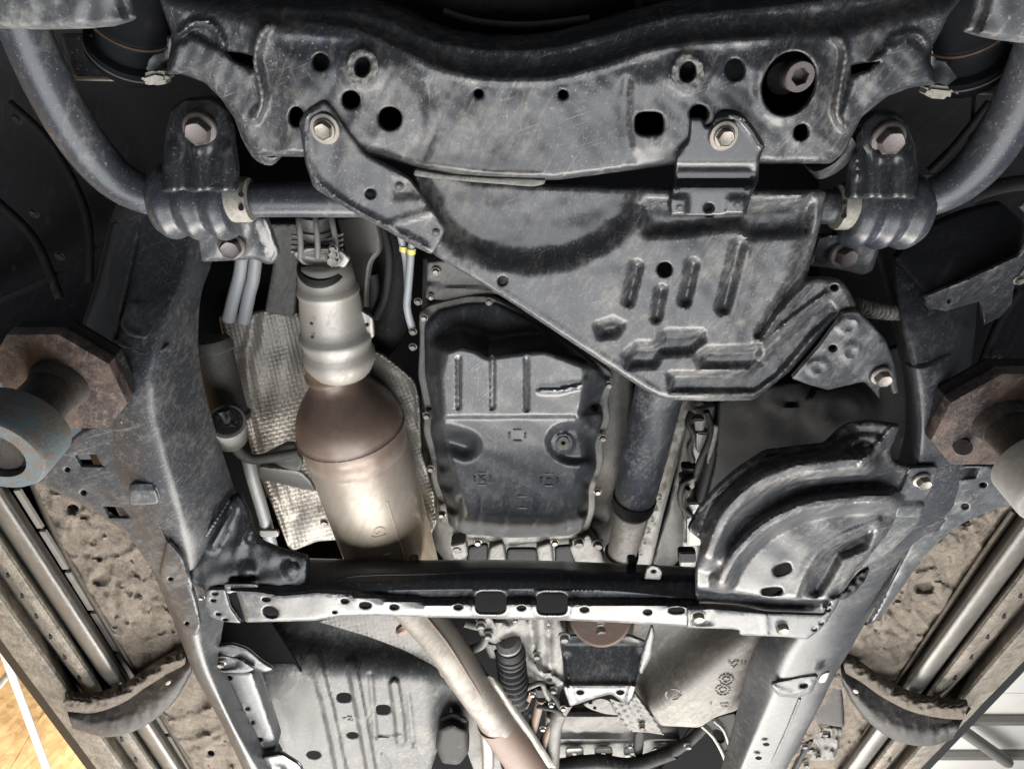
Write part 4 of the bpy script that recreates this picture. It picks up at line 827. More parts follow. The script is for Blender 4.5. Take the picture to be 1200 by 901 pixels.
# ================================================================== front propeller shaft and harness
ps = thing('propeller_shaft', 'blue-black propeller shaft tube with grey sleeve and rusty yoke', 'propeller shaft', (760, 520, 0.78))
a, b = P(779, 430, 0.815), P(724, 668, 0.80); q = lambda y: (y-430)/(668-430)
lathe('tube', 'shaft', ps, a, a+(b-a)*0.60, [(0, .0395), (0.9, .0385), (1, .036)], 40)
lathe('seal_ring', 'rubber', ps, a+(b-a)*0.575, a+(b-a)*0.66, [(0, .036), (.05, .040), (.55, .0395), (.6, .036), (.75, .037), (1, .031)], 40)
lathe('sleeve', 'alu', ps, a+(b-a)*0.655, a+(b-a)*0.90, [(0, .031), (.15, .030), (.95, .029), (1, .030)], 36)
lathe('seal_ring', 'rubber', ps, a+(b-a)*0.885, a+(b-a)*0.93, [(0, .030), (.2, .034), (.8, .034), (1, .031)], 36)
lathe('yoke', 'rust', ps, a+(b-a)*0.93, a+(b-a)*1.05, [(0, .030), (.3, .031), (1, .028)], 32)
rl = thing('tunnel_plate', 'long pale tunnel flange strip alongside the propeller shaft', 'body panel', (770, 560, 0.88))
sheet('strip', 'alu', rl, [(800, 462), (814, 466), (800, 520), (778, 600), (762, 668), (740, 668), (758, 610), (780, 540)], 0.885, step=6, thick=0.004, roll=(4, .006), relief=[rib([(806, 470), (790, 540), (760, 640)], 5, .006), wobble(.001, 20, 3)])
sheet('side_web', 'alu_dark', rl, [(810, 466), (836, 470), (834, 520), (822, 580), (812, 640), (780, 672), (762, 668), (785, 590)], 0.94, step=8, relief=[wobble(.003, 26, 4)])
for k in range(6): bolt(rl, 773-k*4.4, 585+k*13, 0.879, 2.4, 'alu', name='weld_spot', k=.5)
hn = thing('wiring_harness', 'grey connectors and looped wires clipped along the tunnel beside the propeller shaft', 'wiring', (812, 540, 0.86))
sheet('rail', 'grey_metal', hn, [(812, 478), (842, 474), (846, 500), (836, 540), (826, 600), (818, 664), (796, 664), (800, 620), (806, 560)], 0.885, step=6, relief=[wobble(.002, 18, 2)])
for i, (x0, y0, x1, y1, h_) in enumerate(((812, 492, 826, 506, .85), (817, 508, 832, 532, .85), (800, 548, 818, 556, .85), (797, 560, 814, 574, .845), (806, 590, 822, 640, .855), (796, 648, 816, 660, .85))): block('connector', ('alu', 'grey_metal', 'plastic')[i % 3], hn, x0, y0, x1, y1, h_, 0.02, 0.003)
for pts in ([(810, 482, .85), (806, 496, .84), (813, 510, .845), (808, 524, .85), (812, 540, .85)], [(828, 482, .85), (833, 500, .845), (829, 520, .84), (820, 540, .845), (814, 556, .85), (800, 566, .84), (798, 590, .845), (810, 604, .85)], [(806, 572, .84), (800, 586, .845), (804, 606, .85)]): tube('wire', 'rubber', hn, pts, 3.6, n=6, seg=10)
sheet('white_tag', 'alu', hn, [(836, 496), (844, 498), (838, 522), (830, 544), (828, 540)], 0.84, step=4, thick=.002)
tube('cover', 'plastic', hn, [(848, 470, .88), (842, 510, .87), (826, 570, .87), (812, 610, .87)], 9, seg=14)
dt = thing('dark_side_tray', 'dark moulded tray behind the gusset plate with faint round emboss', 'tray', (940, 500, 0.82))
sheet('tray', 'plastic', dt, [(842, 468), (900, 452), (960, 440), (1062, 400), (1068, 560), (1000, 640), (900, 700), (822, 700), (824, 600), (838, 540)], 0.84, step=8, relief=[pad(ell(985, 480, 42, 34), 12, .01), pad(ell(985, 482, 26, 22), 5, .005), pad(ell(985, 482, 14, 12), 4, -.004), rib([(900, 470), (930, 480), (960, 460)], 9, .008), pad(ell(920, 455, 26, 14), 8, .006), wobble(.0015, 40, 3)])

# ================================================================== centre crossmember
cmx = thing('centre_crossmember', 'straight centre crossmember with two large square openings and small holes', 'crossmember', (540, 712, 0.60))
cxo = [(276, 691), (300, 692), (330, 697), (374, 693), (440, 690), (520, 688), (600, 688), (700, 690), (770, 694), (820, 700), (822, 735), (808, 734), (700, 728), (600, 725), (500, 723), (440, 721), (400, 722), (370, 727), (288, 729)]
sheet('lower_face', 'paint', cmx, cxo, 0.600, holes=[ell(312, 702, 5, 2.6), ell(317, 717, 9.5, 7, .3), ell(404, 704, 4.6, 2.8), ell(392, 717, 2.4, 1.6), ell(428, 709, 7, 4), ell(462, 711, 5.2, 3.2), ell(537, 711, 5.2, 3.2), ell(575, 706, 18, 13.5, sq=4, n=32), ell(611, 712, 5.2, 3.2), ell(647, 707, 18, 13.5, sq=4, n=32), ell(685, 714, 5.2, 3.2), ell(759, 717, 5.2, 3.2), ell(793, 715, 9.5, 4, sq=2.6)],
      step=5, thick=0.004, roll=(4, .005), hole_roll=(2, .002), r=3, relief=[pad([(330, 676), (822, 678), (822, 708), (760, 705), (600, 704), (500, 704), (440, 698), (380, 690)], 12, -0.018), pad(ell(575, 706, 23, 17, sq=4, n=32), 6, .004), pad(ell(647, 707, 23, 17, sq=4, n=32), 6, .004), wobble(.0008, 60, 5)], fine=[(540, 686, 680, 726, 3.2)])
loft('front_wall', 'paint_clean', cmx, [[(270, 692, .602), (330, 698, .602), (440, 692, .614), (600, 690, .614), (700, 691, .614), (820, 702, .606)], [(270, 684, .616), (330, 688, .616), (440, 682, .626), (600, 680, .626), (700, 682, .626), (820, 690, .622)],
      [(270, 676, .630), (330, 678, .632), (440, 674, .640), (600, 672, .640), (700, 674, .640), (820, 680, .636)], [(270, 664, .66), (330, 664, .66), (440, 665, .662), (600, 664, .662), (700, 667, .662), (820, 672, .658)], [(230, 646, .70), (330, 655, .69), (480, 658, .688), (600, 658, .688), (700, 661, .688), (830, 667, .68)], [(230, 654, .73), (330, 662, .72), (480, 668, .72), (600, 668, .72), (700, 671, .72), (830, 677, .72)]], n=8, m=3, thick=0.004, sharp=60)
tube('pressed_bead', 'paint_clean', cmx, [(330, 684, .628), (372, 684, .626), (420, 674, .640), (520, 672, .642), (640, 672, .642), (760, 682, .634)], 2.6, n=8, seg=10)
for x in (481, 735): lathe('bracket_lug', 'paint_clean', cmx, P(x, 657, .686), P(x+10, 657, .686), [(0, .008), (.2, .011), (.8, .011), (1, .008)], 16)
sheet('hole_shade_plate', 'dark', cmx, [(282, 692), (600, 690), (818, 700), (818, 728), (700, 722), (600, 719), (440, 716), (370, 720), (282, 722)], 0.655, step=20, r=0)  # dark backing added so the openings look black with shade
sheet('shadow_gap_plate', 'dark', cmx, [(262, 688), (284, 690), (292, 727), (280, 729)], 0.612, step=6, r=0)  # dark sheet added as the shade between bracket and beam
eb = sheet('end_bracket', 'paint_light', cmx, [(243, 690), (264, 690), (270, 712), (283, 730), (262, 728), (246, 722), (240, 705)], 0.604, holes=[ell(252, 695, 3.6, 2), ell(250, 703, 3, 1.8), ell(256, 719, 3, 1.8), ell(264, 726, 3.4, 1.8)], step=3.5, thick=.004, roll=(2.5, .003), r=3)
sheet('upper_lip', 'paint', cmx, [(262, 684), (300, 684), (304, 688), (264, 690)], 0.606, step=4, thick=.003, roll=(1.5, .002))
bolt(cmx, 237, 699, .61, 4, 'zinc')
tabp = sheet('bolt_tab', 'alu', cmx, [(755, 678), (758, 666), (764, 662), (772, 664), (776, 670), (774, 679)], 0.625, holes=[ell(766, 669, 3, 2)], step=3, thick=.003, roll=(2, .002), r=2)

# ================================================================== ribbed protector plate
rp = thing('protector_plate', 'ribbed black protector plate with three sweeping curved beads, bolted to the rail', 'protector plate', (940, 620, 0.59))
rpo = [(1055, 498), (1050, 512), (1043, 527), (1047, 540), (1066, 546), (1100, 546), (1096, 560), (1090, 572), (1070, 580), (1062, 592), (1040, 628), (1013, 660), (1004, 668), (992, 690), (984, 696), (974, 702), (966, 718), (900, 716), (860, 708), (815, 706), (815, 666), (823, 634), (805, 620), (820, 593), (840, 570), (863, 550), (897, 528), (930, 524), (966, 520), (980, 506), (993, 497), (1020, 493)]
sheet('plate', 'paint', rp, rpo, [(815, 706, 0.592), (970, 715, 0.592), (1040, 520, 0.612)], holes=[ell(917, 667, 11, 7, -0.35, n=24, sq=2.6), ell(905, 693, 12.5, 5.2, -0.08, n=24, sq=2.8), ell(1016, 522, 5, 3.4)], step=5, thick=.003, roll=(6, .008), r=5, relief=[
    rib([(832, 650), (850, 606), (888, 570), (930, 552), (970, 546), (1014, 543)], 22, .030, .15), rib([(846, 680), (864, 648), (900, 615), (945, 594), (1000, 586), (1044, 585)], 18, .026, .12),
    rib([(932, 698), (944, 668), (962, 645), (990, 628), (1030, 612)], 9, .004), pad([(950, 695), (952, 672), (968, 648), (990, 634), (1020, 622), (1014, 640), (985, 652), (970, 680), (958, 698)], 14, -.016),
    pad([(815, 560), (870, 500), (990, 470), (1000, 510), (960, 530), (890, 545), (840, 590), (822, 640), (812, 640)], 18, -.016), pad(ell(1015, 522, 20, 14), 8, .008),
    pad([(815, 690), (860, 694), (905, 702), (968, 704), (966, 722), (900, 720), (812, 712)], 8, -.012), rib([(1046, 500), (1030, 520), (1010, 540)], 7, .006), wobble(.001, 50, 2)], fine=[(815, 500, 1060, 715, 3)])
sheet('rail_flange', 'paint_light', rp, [(1064, 548), (1100, 546), (1094, 566), (1084, 592), (1078, 612), (1050, 640), (1018, 664), (1008, 668), (1030, 630), (1050, 590)], [(1064, 548, .606), (1100, 546, .608), (1010, 668, .602)], step=5, thick=.003, roll=(3, .003), relief=[rib([(1064, 560), (1036, 615), (1008, 664)], 4, .004, curve=False)])
lf = sheet('lower_flange', 'paint_light', rp, [(805, 712), (840, 712), (900, 718), (966, 720), (972, 702), (986, 698), (980, 712), (968, 730), (958, 740), (946, 749), (920, 746), (868, 744), (862, 737), (805, 735)], 0.588, holes=[ell(971, 707, 2.8, 2), ell(971, 714, 2.6, 1.8), ell(963, 730, 2.6, 1.8), ell(955, 737, 2.8, 2), ell(864, 740, 2.6, 2.4)], step=4.5, thick=.003, roll=(3, .004), r=3, relief=[pad([(812, 720), (835, 716), (836, 732), (812, 734)], 6, -.006), rib([(896, 720), (898, 744)], 4, .003, curve=False), slope_y(708, 720, .004)])
for x, y in ((1080, 562), (817, 719), (915, 732)): bolt(rp, x, y, .588 if y > 600 else .604, 10.5 if y < 600 else 9.5, 'zinc')
sheet('torn_tab', 'plastic', rp, [(978, 698), (992, 690), (1006, 672), (1020, 664), (1014, 680), (1000, 696), (986, 704)], .598, step=4, relief=[wobble(.003, 10, 3)])

# ================================================================== lift pads under the rails
def lift(label, cx_, cy_, h, oct_px, rot, col_ring, out):
    t = thing('lift_pad', label, 'lift pad', (cx_, cy_, h), 'lift pads under the frame')
    top = P(cx_, cy_, h); R_ = oct_px*mpp(cx_, cy_, h)
    v = []
    for z, k in ((0, 0.985), (0.003, 1.0), (0.014, 1.0), (0.016, 0.985)):
        for i in range(8):
            a_ = rot+i*math.pi/4; v.append(top+Vector((math.cos(a_)*R_*k, math.sin(a_)*R_*k, z)))
    f = [tuple(range(7, -1, -1)), tuple(range(24, 32))]+[(r*8+i, r*8+(i+1) % 8, r*8+8+(i+1) % 8, r*8+8+i) for r in range(3) for i in range(8)]
    link('pad_plate', mesh_from('pad_plate', v, f, 25), 'rust_pad', t)
    v = []
    for z, k in ((0.0165, 0.97), (0.030, 0.99), (0.036, 0.95)):
        for i in range(8):
            a_ = rot+i*math.pi/4; v.append(top+Vector((math.cos(a_)*R_*k, math.sin(a_)*R_*k, z)))
    f = [tuple(range(7, -1, -1)), tuple(range(16, 24))]+[(r*8+i, r*8+(i+1) % 8, r*8+8+(i+1) % 8, r*8+8+i) for r in range(2) for i in range(8)]
    link('rubber_pad', mesh_from('rubber_pad', v, f, 25), 'rubber', t)
    def dz(z): return top+Vector((0, 0, z))
    lathe('weld_collar', 'rust_post', t, dz(0.002), dz(-0.016), [(0, .034), (.35, .0325), (.6, .0305), (1, .0285)], 40)
    lathe('post', 'rust_post', t, dz(-.010), dz(-.085), [(0, .0275), (1, .0275)], 40)
    s_ = lathe('socket', col_ring, t, dz(-.070), dz(-.122), [(0, .047), (.06, .051), (.9, .051), (1, .048), (1, .032), (.75, .031)], 48)
    lathe('post_end', 'rust_post', s_, dz(-.090), dz(-.116), [(0, .0285), (.9, .0285), (1, .026)], 36)
    # swinging arm, reaching outwards to the lift column
    d_ = Vector((out, 0.25, 0)).normalized(); s2 = Vector((-d_.y, d_.x, 0)); o_ = dz(-.150)+d_*.06
    c8 = []
    for L_ in (0.0, 0.62):
        for su, sz in ((-1, 0), (1, 0), (1, .055), (-1, .055)): c8.append(o_+d_*L_+s2*(0.036*su)+Vector((0, 0, sz)))
    me = mesh_from('arm', c8, [(0, 1, 2, 3), (7, 6, 5, 4), (0, 4, 5, 1), (1, 5, 6, 2), (2, 6, 7, 3), (3, 7, 4, 0)])
    bm = bmesh.new(); bm.from_mesh(me); bmesh.ops.bevel(bm, geom=list(bm.edges), offset=.004, segments=2, affect='EDGES'); bm.to_mesh(me); bm.free()
    link('arm', me, 'worn_blue' if out < 0 else 'grey_metal', t)
    return t
lift('rusty octagonal lift pad on a post with worn blue socket', 70, 450, 0.60, 75, R(22), 'worn_blue', -1)
lt = lift('rusty octagonal lift pad with pale grey socket, beside the ribbed protector plate', 1172, 494, 0.60, 76, R(22), 'grey_metal', 1)
lathe('pad_hole_bolt', 'rust_post', lt, P(1128, 524, .5985), P(1128, 524, .592), [(0, .011), (1, .010)], 24)

# ================================================================== sills, side steps and their brackets
def ln(x, slope, h, ys=(540, 640, 774, 860, 960)):
    return [(x+slope*(y-774), y, h) for y in ys]
sl = thing('sill_panel', 'mud-caked inner sill panel beside the strand board side step', 'sill', (120, 700, 0.74))
mudrel = [wobble(.004, 40, 3), flakes(.005, 60, 5), flakes(.003, 28, 21), clods(.0022, 16, 7), wobble(.0008, 6, 7), rib([(115, 660), (130, 655), (150, 650), (162, 640)], 6, .006), rib([(140, 690), (150, 700), (165, 705), (172, 720)], 7, .008), rib([(125, 700), (130, 720), (150, 735)], 6, .005), rib([(165, 755), (190, 745), (205, 742)], 5, .006), rib([(172, 768), (200, 758), (215, 756)], 6, -.005), rib([(200, 845), (225, 840), (250, 828)], 5, .006), rib([(205, 870), (235, 865), (262, 852)], 5, .006), pad(ell(118, 678, 10, 7), 5, -.012), rib([(80, 605), (100, 612), (120, 630)], 6, .006), pad([(56, 575), (90, 585), (100, 600), (80, 612), (60, 600)], 8, .008)]
sheet('panel', 'mud', sl, [(34, 556), (60, 560), (110, 590), (152, 618), (184, 668), (216, 742), (236, 784), (270, 846), (318, 930), (250, 940), (186, 830), (160, 792), (126, 732), (76, 646)], [(40, 565, .735), (250, 930, .745), (200, 690, .705)], holes=[ell(85, 596, 7, 5), ell(247, 883, 4.5, 4)], step=3, thick=.004, relief=mudrel, r=4)
loft('side_wall', 'mud', sl, [[(40, 566, .735), (76, 646, .735), (126, 732, .737), (186, 832, .741), (250, 940, .745)], [(34, 568, .80), (69, 648, .80), (118, 736, .80), (178, 836, .80), (242, 944, .80)]], n=5, m=2)
bolt(sl, 85, 596, .742, 5.5, 'zinc', name='plug')
sl2 = thing('sill_panel', 'mud-caked inner sill panel beside the sunlit side step', 'sill', (1080, 700, 0.74))
sheet('panel', 'mud', sl2, [(1120, 610), (1150, 590), (1182, 580), (1190, 600), (1154, 645), (1100, 726), (1042, 814), (990, 900), (955, 950), (880, 940), (930, 880), (960, 820), (988, 768), (1030, 700), (1070, 655)], [(1150, 600, .735), (950, 930, .745), (1030, 700, .705)], holes=[ell(1131, 612, 6, 4.5)], step=3, thick=.004, r=4,
      relief=[wobble(.004, 40, 13), flakes(.005, 60, 15), flakes(.003, 28, 31), clods(.0022, 16, 17), wobble(.0008, 6, 17), pad(ell(1083, 687, 11, 8), 5, -.012), rib([(1060, 670), (1062, 690), (1052, 710), (1040, 725)], 6, .006), rib([(1075, 672), (1095, 668)], 4, .006, curve=False), rib([(1075, 720), (1088, 735)], 5, .005, curve=False), rib([(1015, 745), (1025, 738), (1032, 745)], 6, -.006), rib([(1000, 770), (1030, 762), (1050, 775)], 6, .005)])
loft('side_wall', 'mud', sl2, [[(1186, 600, .735), (1154, 645, .735), (1100, 726, .737), (1042, 814, .741), (955, 950, .745)], [(1196, 603, .80), (1163, 648, .80), (1109, 729, .80), (1050, 817, .80), (963, 953, .80)]], n=5, m=2)
bolt(sl2, 1131, 612, .742, 5, 'zinc', name='plug')

def side_step(label, L_, seam, mat2):
    t = thing('side_step', label, 'side step', (L_[0][0], 774, .72), 'side steps along the sills')
    lines = [ln(*q_) for q_ in L_]
    loft('outer_tread', 'step_crust', t, lines[0:5], n=40, m=6, thick=.004, sharp=70, wob=.0007)
    loft('inner_tread', 'step_crust', t, lines[4:9], n=40, m=6, thick=.004, sharp=70, wob=.0007)
    loft('round_tube', 'step', t, lines[8:], n=40, m=6, thick=.004, sharp=70, wob=.0003)
    sg_ = 1 if L_[0][0] < 600 else -1
    loft('rocker_skin', 'dark', t, [ln(L_[0][0]-6*sg_, L_[0][1], .815), ln(L_[6][0], L_[6][1], .82), ln(L_[12][0]+60*sg_, L_[12][1], .83), ln(L_[12][0]+210*sg_, L_[12][1], .84)], n=4, m=2)
    loft('outer_wall', 'plastic', t, [lines[0], ln(L_[0][0]-(12 if L_[0][0] < 600 else -12), L_[0][1], L_[0][2]+.05), ln(L_[0][0]-(8 if L_[0][0] < 600 else -8), L_[0][1], L_[0][2]+.12)], n=8, m=2)
    for k in range(8):                                  # segmented pale seam between step and sill
        y0 = 575+k*48; y1 = y0+44; x, sl_, h_ = seam
        loft('seam_piece', 'seam', t, [[(x+sl_*(y-774), y, h_) for y in (y0, (y0+y1)/2, y1)], [(x+sl_*(y-774)+(7 if x < 600 else -7), y, h_+.004) for y in (y0, (y0+y1)/2, y1)]], n=2, m=1, thick=.006)
    x, sl_, h_ = L_[5][0], L_[5][1], L_[5][2]
    for k in range(14):                                 # clips in the groove
        y = 600+k*24; block('clip', 'plastic', t, x+sl_*(y-774)-2.5, y, x+sl_*(y-774)+2, y+5, h_-.004, .006, .001)
    return t
side_step('worn side step of ribbed aluminium, in front of the strand board wall', [(19, .745, .735), (33, .735, .722), (44, .73, .716), (56, .72, .718), (70, .71, .742), (94, .68, .752), (84, .69, .720)] and
          [(19, .745, .735), (30, .738, .724), (44, .73, .716), (56, .72, .722), (70, .71, .775), (80, .695, .722), (90, .685, .716), (97, .68, .728), (102, .675, .775), (110, .665, .722), (120, .655, .712), (130, .645, .722), (136, .64, .755)], (140, .625, .765), 'step')
side_step('sunlit side step of ribbed aluminium, under the white roof panels', [(1200, -.96, .735), (1189, -.93, .724), (1176, -.88, .716), (1164, -.86, .722), (1148, -.83, .775), (1134, -.80, .722), (1124, -.78, .716), (1117, -.77, .728), (1112, -.76, .775), (1106, -.75, .722), (1095, -.735, .712), (1082, -.72, .722), (1075, -.71, .755)], (1070, -.69, .765), 'step')

def step_bracket(label, up_, lo_, mud_):
    t = thing('step_bracket', label, 'bracket', (up_[0][0], up_[0][1], .69), 'side step brackets')
    loft('channel', 'bracket_mud', t, [[(x, y, .715) for x, y in up_], [((x+u)/2, (y+v)/2-2, .690) for (x, y), (u, v) in zip(up_, lo_)], [(x*.25+u*.75, y*.25+v*.75, .678) for (x, y), (u, v) in zip(up_, lo_)], [(x, y, .684) for x, y in lo_], [(x, y+3, .70) for x, y in lo_]], n=14, m=7, thick=.004, wob=.0014, wob2=.0007)
    loft('caked_mud', 'mudfill', t, [[(x, y-4, .700) for x, y in mud_], [(x, y+3, .682) for x, y in mud_], [(x-2, y+10, .678) for x, y in mud_], [(x-1, y+17, .690) for x, y in mud_]], n=22, m=9, thick=.006, wob=.0035, wob2=.003, sharp=80)
    return t
t = step_bracket('curved muddy bracket holding the side step by the strand board wall', [(74, 822), (110, 818), (145, 802), (172, 782), (198, 766), (222, 758)], [(84, 850), (120, 860), (150, 856), (178, 842), (205, 818), (224, 786)], [(76, 816), (110, 818), (145, 806), (172, 788), (198, 772), (218, 762)])
sheet('slot', 'white_collar', t, ell(197, 800, 3.6, 2, -.6), .6755, step=3, roll=(1, .001), r=0)
t = step_bracket('curved muddy bracket holding the sunlit side step', [(984, 770), (1004, 786), (1034, 806), (1068, 822), (1104, 830), (1138, 830)], [(988, 800), (1006, 830), (1034, 856), (1064, 869), (1094, 870), (1118, 862)], [(992, 772), (1010, 782), (1036, 800), (1068, 816), (1104, 824), (1134, 826)])
sheet('slot', 'white_collar', t, ell(1003, 810, 3.6, 2.2, .5), .6755, step=3, roll=(1, .001), r=0)

# ================================================================== floor panel behind the centre crossmember
fp = thing('floor_panel', 'pale dusty floor panel with pressed ribs and oval holes', 'floor panel', (400, 820, .84))
sheet('panel', 'floor_panel', fp, [(240, 700), (400, 690), (450, 735), (515, 778), (533, 812), (522, 850), (504, 905), (490, 940), (320, 940), (262, 830), (238, 770)], lambda p: .835+.115*sstep((792+(p[:, 0]-300)*.06-p[:, 1])/70.)+.05*sstep((p[:, 0]-495-(p[:, 1]-850)*.1)/45.),
      holes=[ell(403, 817, 9, 6, sq=2.5), ell(449, 831, 9, 6, sq=2.5), ell(413, 861, 7, 4), ell(368, 884, 8.5, 5)], step=5, thick=.003, roll=(6, .01), relief=[
      rib([(368, 768), (385, 830), (408, 940)], 9, .013, .4, curve=False), rib([(412, 778), (424, 840), (442, 940)], 8, .012, .4, curve=False), rib([(462, 802), (468, 840), (470, 868)], 8, .012, .4, curve=False), rib([(478, 812), (484, 868)], 5, -.006, curve=False), rib([(434, 790), (440, 865)], 5, -.006, curve=False), rib([(440, 866), (470, 862)], 4, .004, curve=False),
      rib([(448, 884), (458, 900)], 3.5, .005, curve=False), rib([(484, 876), (496, 894)], 3.5, .005, curve=False), rib([(480, 894), (500, 898)], 3.5, .004, curve=False), pad(ell(326, 782, 22, 34, .25), 10, .012), rib([(310, 800), (345, 905)], 6, .006, curve=False), wobble(.001, 40, 4)], fine=[(345, 758, 510, 905, 1.9)])
text(fp, 'r2', 407, 842, .8335, 11, 0.1, 'floor_panel'); sheet('stamped_line', 'floor_panel', fp, [(443, 864), (456, 864), (456, 866), (443, 866)], .829, step=3, roll=(.6, .0005), r=0)
mb = thing('body_mount_bracket', 'cup-shaped body mount bracket with strut bolted to the frame rail', 'bracket', (268, 775, .70))
sheet('cup', 'paint_light', mb, [(240, 770), (256, 768), (282, 772), (300, 784), (288, 788), (262, 788), (244, 784)], .672, step=3.5, thick=.004, roll=(3, .004), relief=[pad(ell(264, 777, 17, 7), 5, -.008)])
sheet('upper_arm', 'paint_clean', mb, [(242, 758), (272, 754), (290, 760), (306, 774), (322, 784), (310, 788), (292, 782), (276, 772), (244, 770)], .680, step=4, thick=.005, roll=(3, .005))
bolt(mb, 260, 776, .674, 5.5, 'zinc')
sheet('strut', 'paint_light', mb, [(252, 788), (296, 786), (308, 820), (326, 872), (322, 884), (300, 886), (286, 860), (270, 828)], [(252, 788, .690), (296, 786, .696), (310, 884, .705)], holes=[ell(267, 794, 5, 2.8), ell(290, 830, 3, 2), ell(296, 846, 2.4, 2.4), ell(304, 866, 4.4, 2.4)], step=4, thick=.03, roll=(5, .008))
sheet('lower_cup', 'paint_clean', mb, [(306, 886), (330, 882), (352, 896), (360, 915), (300, 915)], .680, step=4, thick=.006, roll=(4, .006), relief=[pad(ell(322, 902, 12, 7), 5, -.008)])

# ================================================================== rear exhaust pipe, hoses
xp = thing('exhaust_pipe', 'bare steel exhaust pipe running diagonally behind the centre crossmember', 'exhaust pipe', (560, 810, .74))
tube('front_section', 'pipe', xp, [(470, 690, .80), (492, 716, .79), (520, 752, .775), (552, 800, .765), (585, 846, .76)], [27, 25, 22.5, 21.5, 21], n=6, seg=32)
lathe('clamp_ring', 'rust', xp, P(577, 836, .762), P(587, 850, .760), [(0, .042), (.2, .0455), (.5, .043), (.8, .0455), (1, .042)], 36)
tube('rear_section', 'rust', xp, [(580, 842, .762), (606, 878, .755), (640, 930, .75)], [22.5, 23, 23], n=5, seg=32)
sheet('rusty_flange', 'rust', xp, [(462, 740), (478, 726), (508, 722), (502, 732), (484, 740), (468, 746)], .765, step=4, thick=.008, roll=(3, .004), relief=[rib([(468, 742), (500, 726)], 4, .005, curve=False)])
loft('torn_shield', 'shield', xp, [[(568, 796, .775), (584, 826, .77), (606, 858, .765), (632, 905, .76)], [(574, 792, .765), (592, 822, .758), (616, 856, .752), (640, 900, .748)], [(586, 800, .775), (604, 826, .765), (628, 862, .76), (652, 900, .755)]], n=8, m=3, thick=.002, wob=.003)
tube('pipe_weld', 'rust', xp, [(499, 722, .756), (526, 756, .742), (555, 802, .734), (576, 834, .731)], 1.6, n=6, seg=8)
hq = thing('heat_shield', 'dark dimpled tunnel shield under the rear exhaust pipe', 'heat shield', (470, 745, .85))
sheet('dimpled_panel', 'alu_dark', hq, [(372, 728), (400, 716), (500, 716), (530, 770), (575, 850), (590, 905), (556, 905), (540, 860), (512, 782), (470, 760), (430, 745)], .88, step=2.4, thick=.0015, sharp=80, relief=[dimples(7, .0016, .6)], roll=(3, .003))
bh = thing('braided_hose', 'pale braided hose hanging beside the rear exhaust pipe', 'hose', (570, 875, .80))
pth = cr(np.array([P(566, 834, .82), P(570, 858, .815), P(572, 885, .81), P(571, 925, .81)]), 40)
tube3('hose', 'cover', bh, pth, [.0175+.0011*math.sin(i*2*math.pi/5) for i in range(len(pth))], 20, sharp=80)
rbp = thing('rubber_damper', 'black moulded rubber damper at the corner of the floor panel', 'damper', (530, 872, .80))
sheet('block', 'rubber', rbp, [(514, 852), (530, 846), (548, 854), (550, 880), (538, 896), (518, 894), (510, 874)], .80, step=4, thick=.03, roll=(9, .02))

# ================================================================== transfer case and its surroundings
tr = thing('transfer_case', 'cast aluminium transfer case with ribs and lugs behind the centre crossmember', 'transfer case', (610, 750, .80))
sheet('main_casting', 'alu', tr, [(560, 715), (650, 712), (664, 740), (662, 800), (650, 826), (628, 812), (606, 796), (590, 778), (572, 770), (566, 745)], .815, step=4, thick=.01, box=.12, roll=(6, .012), relief=[rib([(622, 722), (626, 770), (640, 812)], 8, .018, curve=False), rib([(596, 752), (630, 784), (660, 798)], 7, .014), rib([(642, 722), (646, 790)], 5, .010, curve=False), pad(ell(585, 738, 14, 11), 6, .014), pad(ell(610, 734, 12, 10), 6, .010), wobble(.003, 22, 4)])
for x, y, r_ in ((564, 730, 6), (572, 742, 6), (629, 766, 5), (648, 806, 5), (661, 744, 7), (604, 724, 5)): bolt(tr, x, y, .795, r_, 'alu', k=1.2)
for q_ in ([(556, 724), (574, 720), (584, 735), (590, 752), (580, 756), (562, 745)], [(624, 784), (650, 790), (664, 800), (650, 806), (630, 800)], [(566, 752), (592, 756), (596, 770), (574, 772)]): sheet('lug', 'alu', tr, q_, .800, step=3.5, thick=.02, roll=(4, .008), holes=[ell(sum(a_[0] for a_ in q_)/len(q_), sum(a_[1] for a_ in q_)/len(q_), 3, 2.4)])
tube('breather', 'alu_dark', tr, [(544, 730, .80), (560, 734, .80)], 4.5, n=2); tube('lever', 'alu_dark', tr, [(548, 762, .80), (564, 756, .795), (570, 746, .80)], 5)
bl = thing('bellows_boot', 'black ribbed rubber boot on the shaft beside the transfer case', 'boot', (600, 800, .80))
pth = cr(np.array([P(598, 764, .80), P(600, 785, .795), P(603, 805, .795), P(606, 828, .80)]), 30)
tube3('boot', 'rubber', bl, pth, [.0325+.0036*math.sin(i*2*math.pi/9) for i in range(len(pth))], 28, sharp=80)
lathe('metal_cap', 'rubber', bl, P(597, 758, .80), P(599, 772, .80), [(0, .028), (.3, .033), (.8, .035), (1, .034)], 32)
lathe('output_flange', 'alu', bl, P(595, 750, .805), P(597, 757, .803), [(0, .022), (.5, .030), (1, .028)], 32)
lk = thing('shift_linkage', 'cluster of rusty levers, rods and wires below the transfer case', 'linkage', (635, 835, .80))
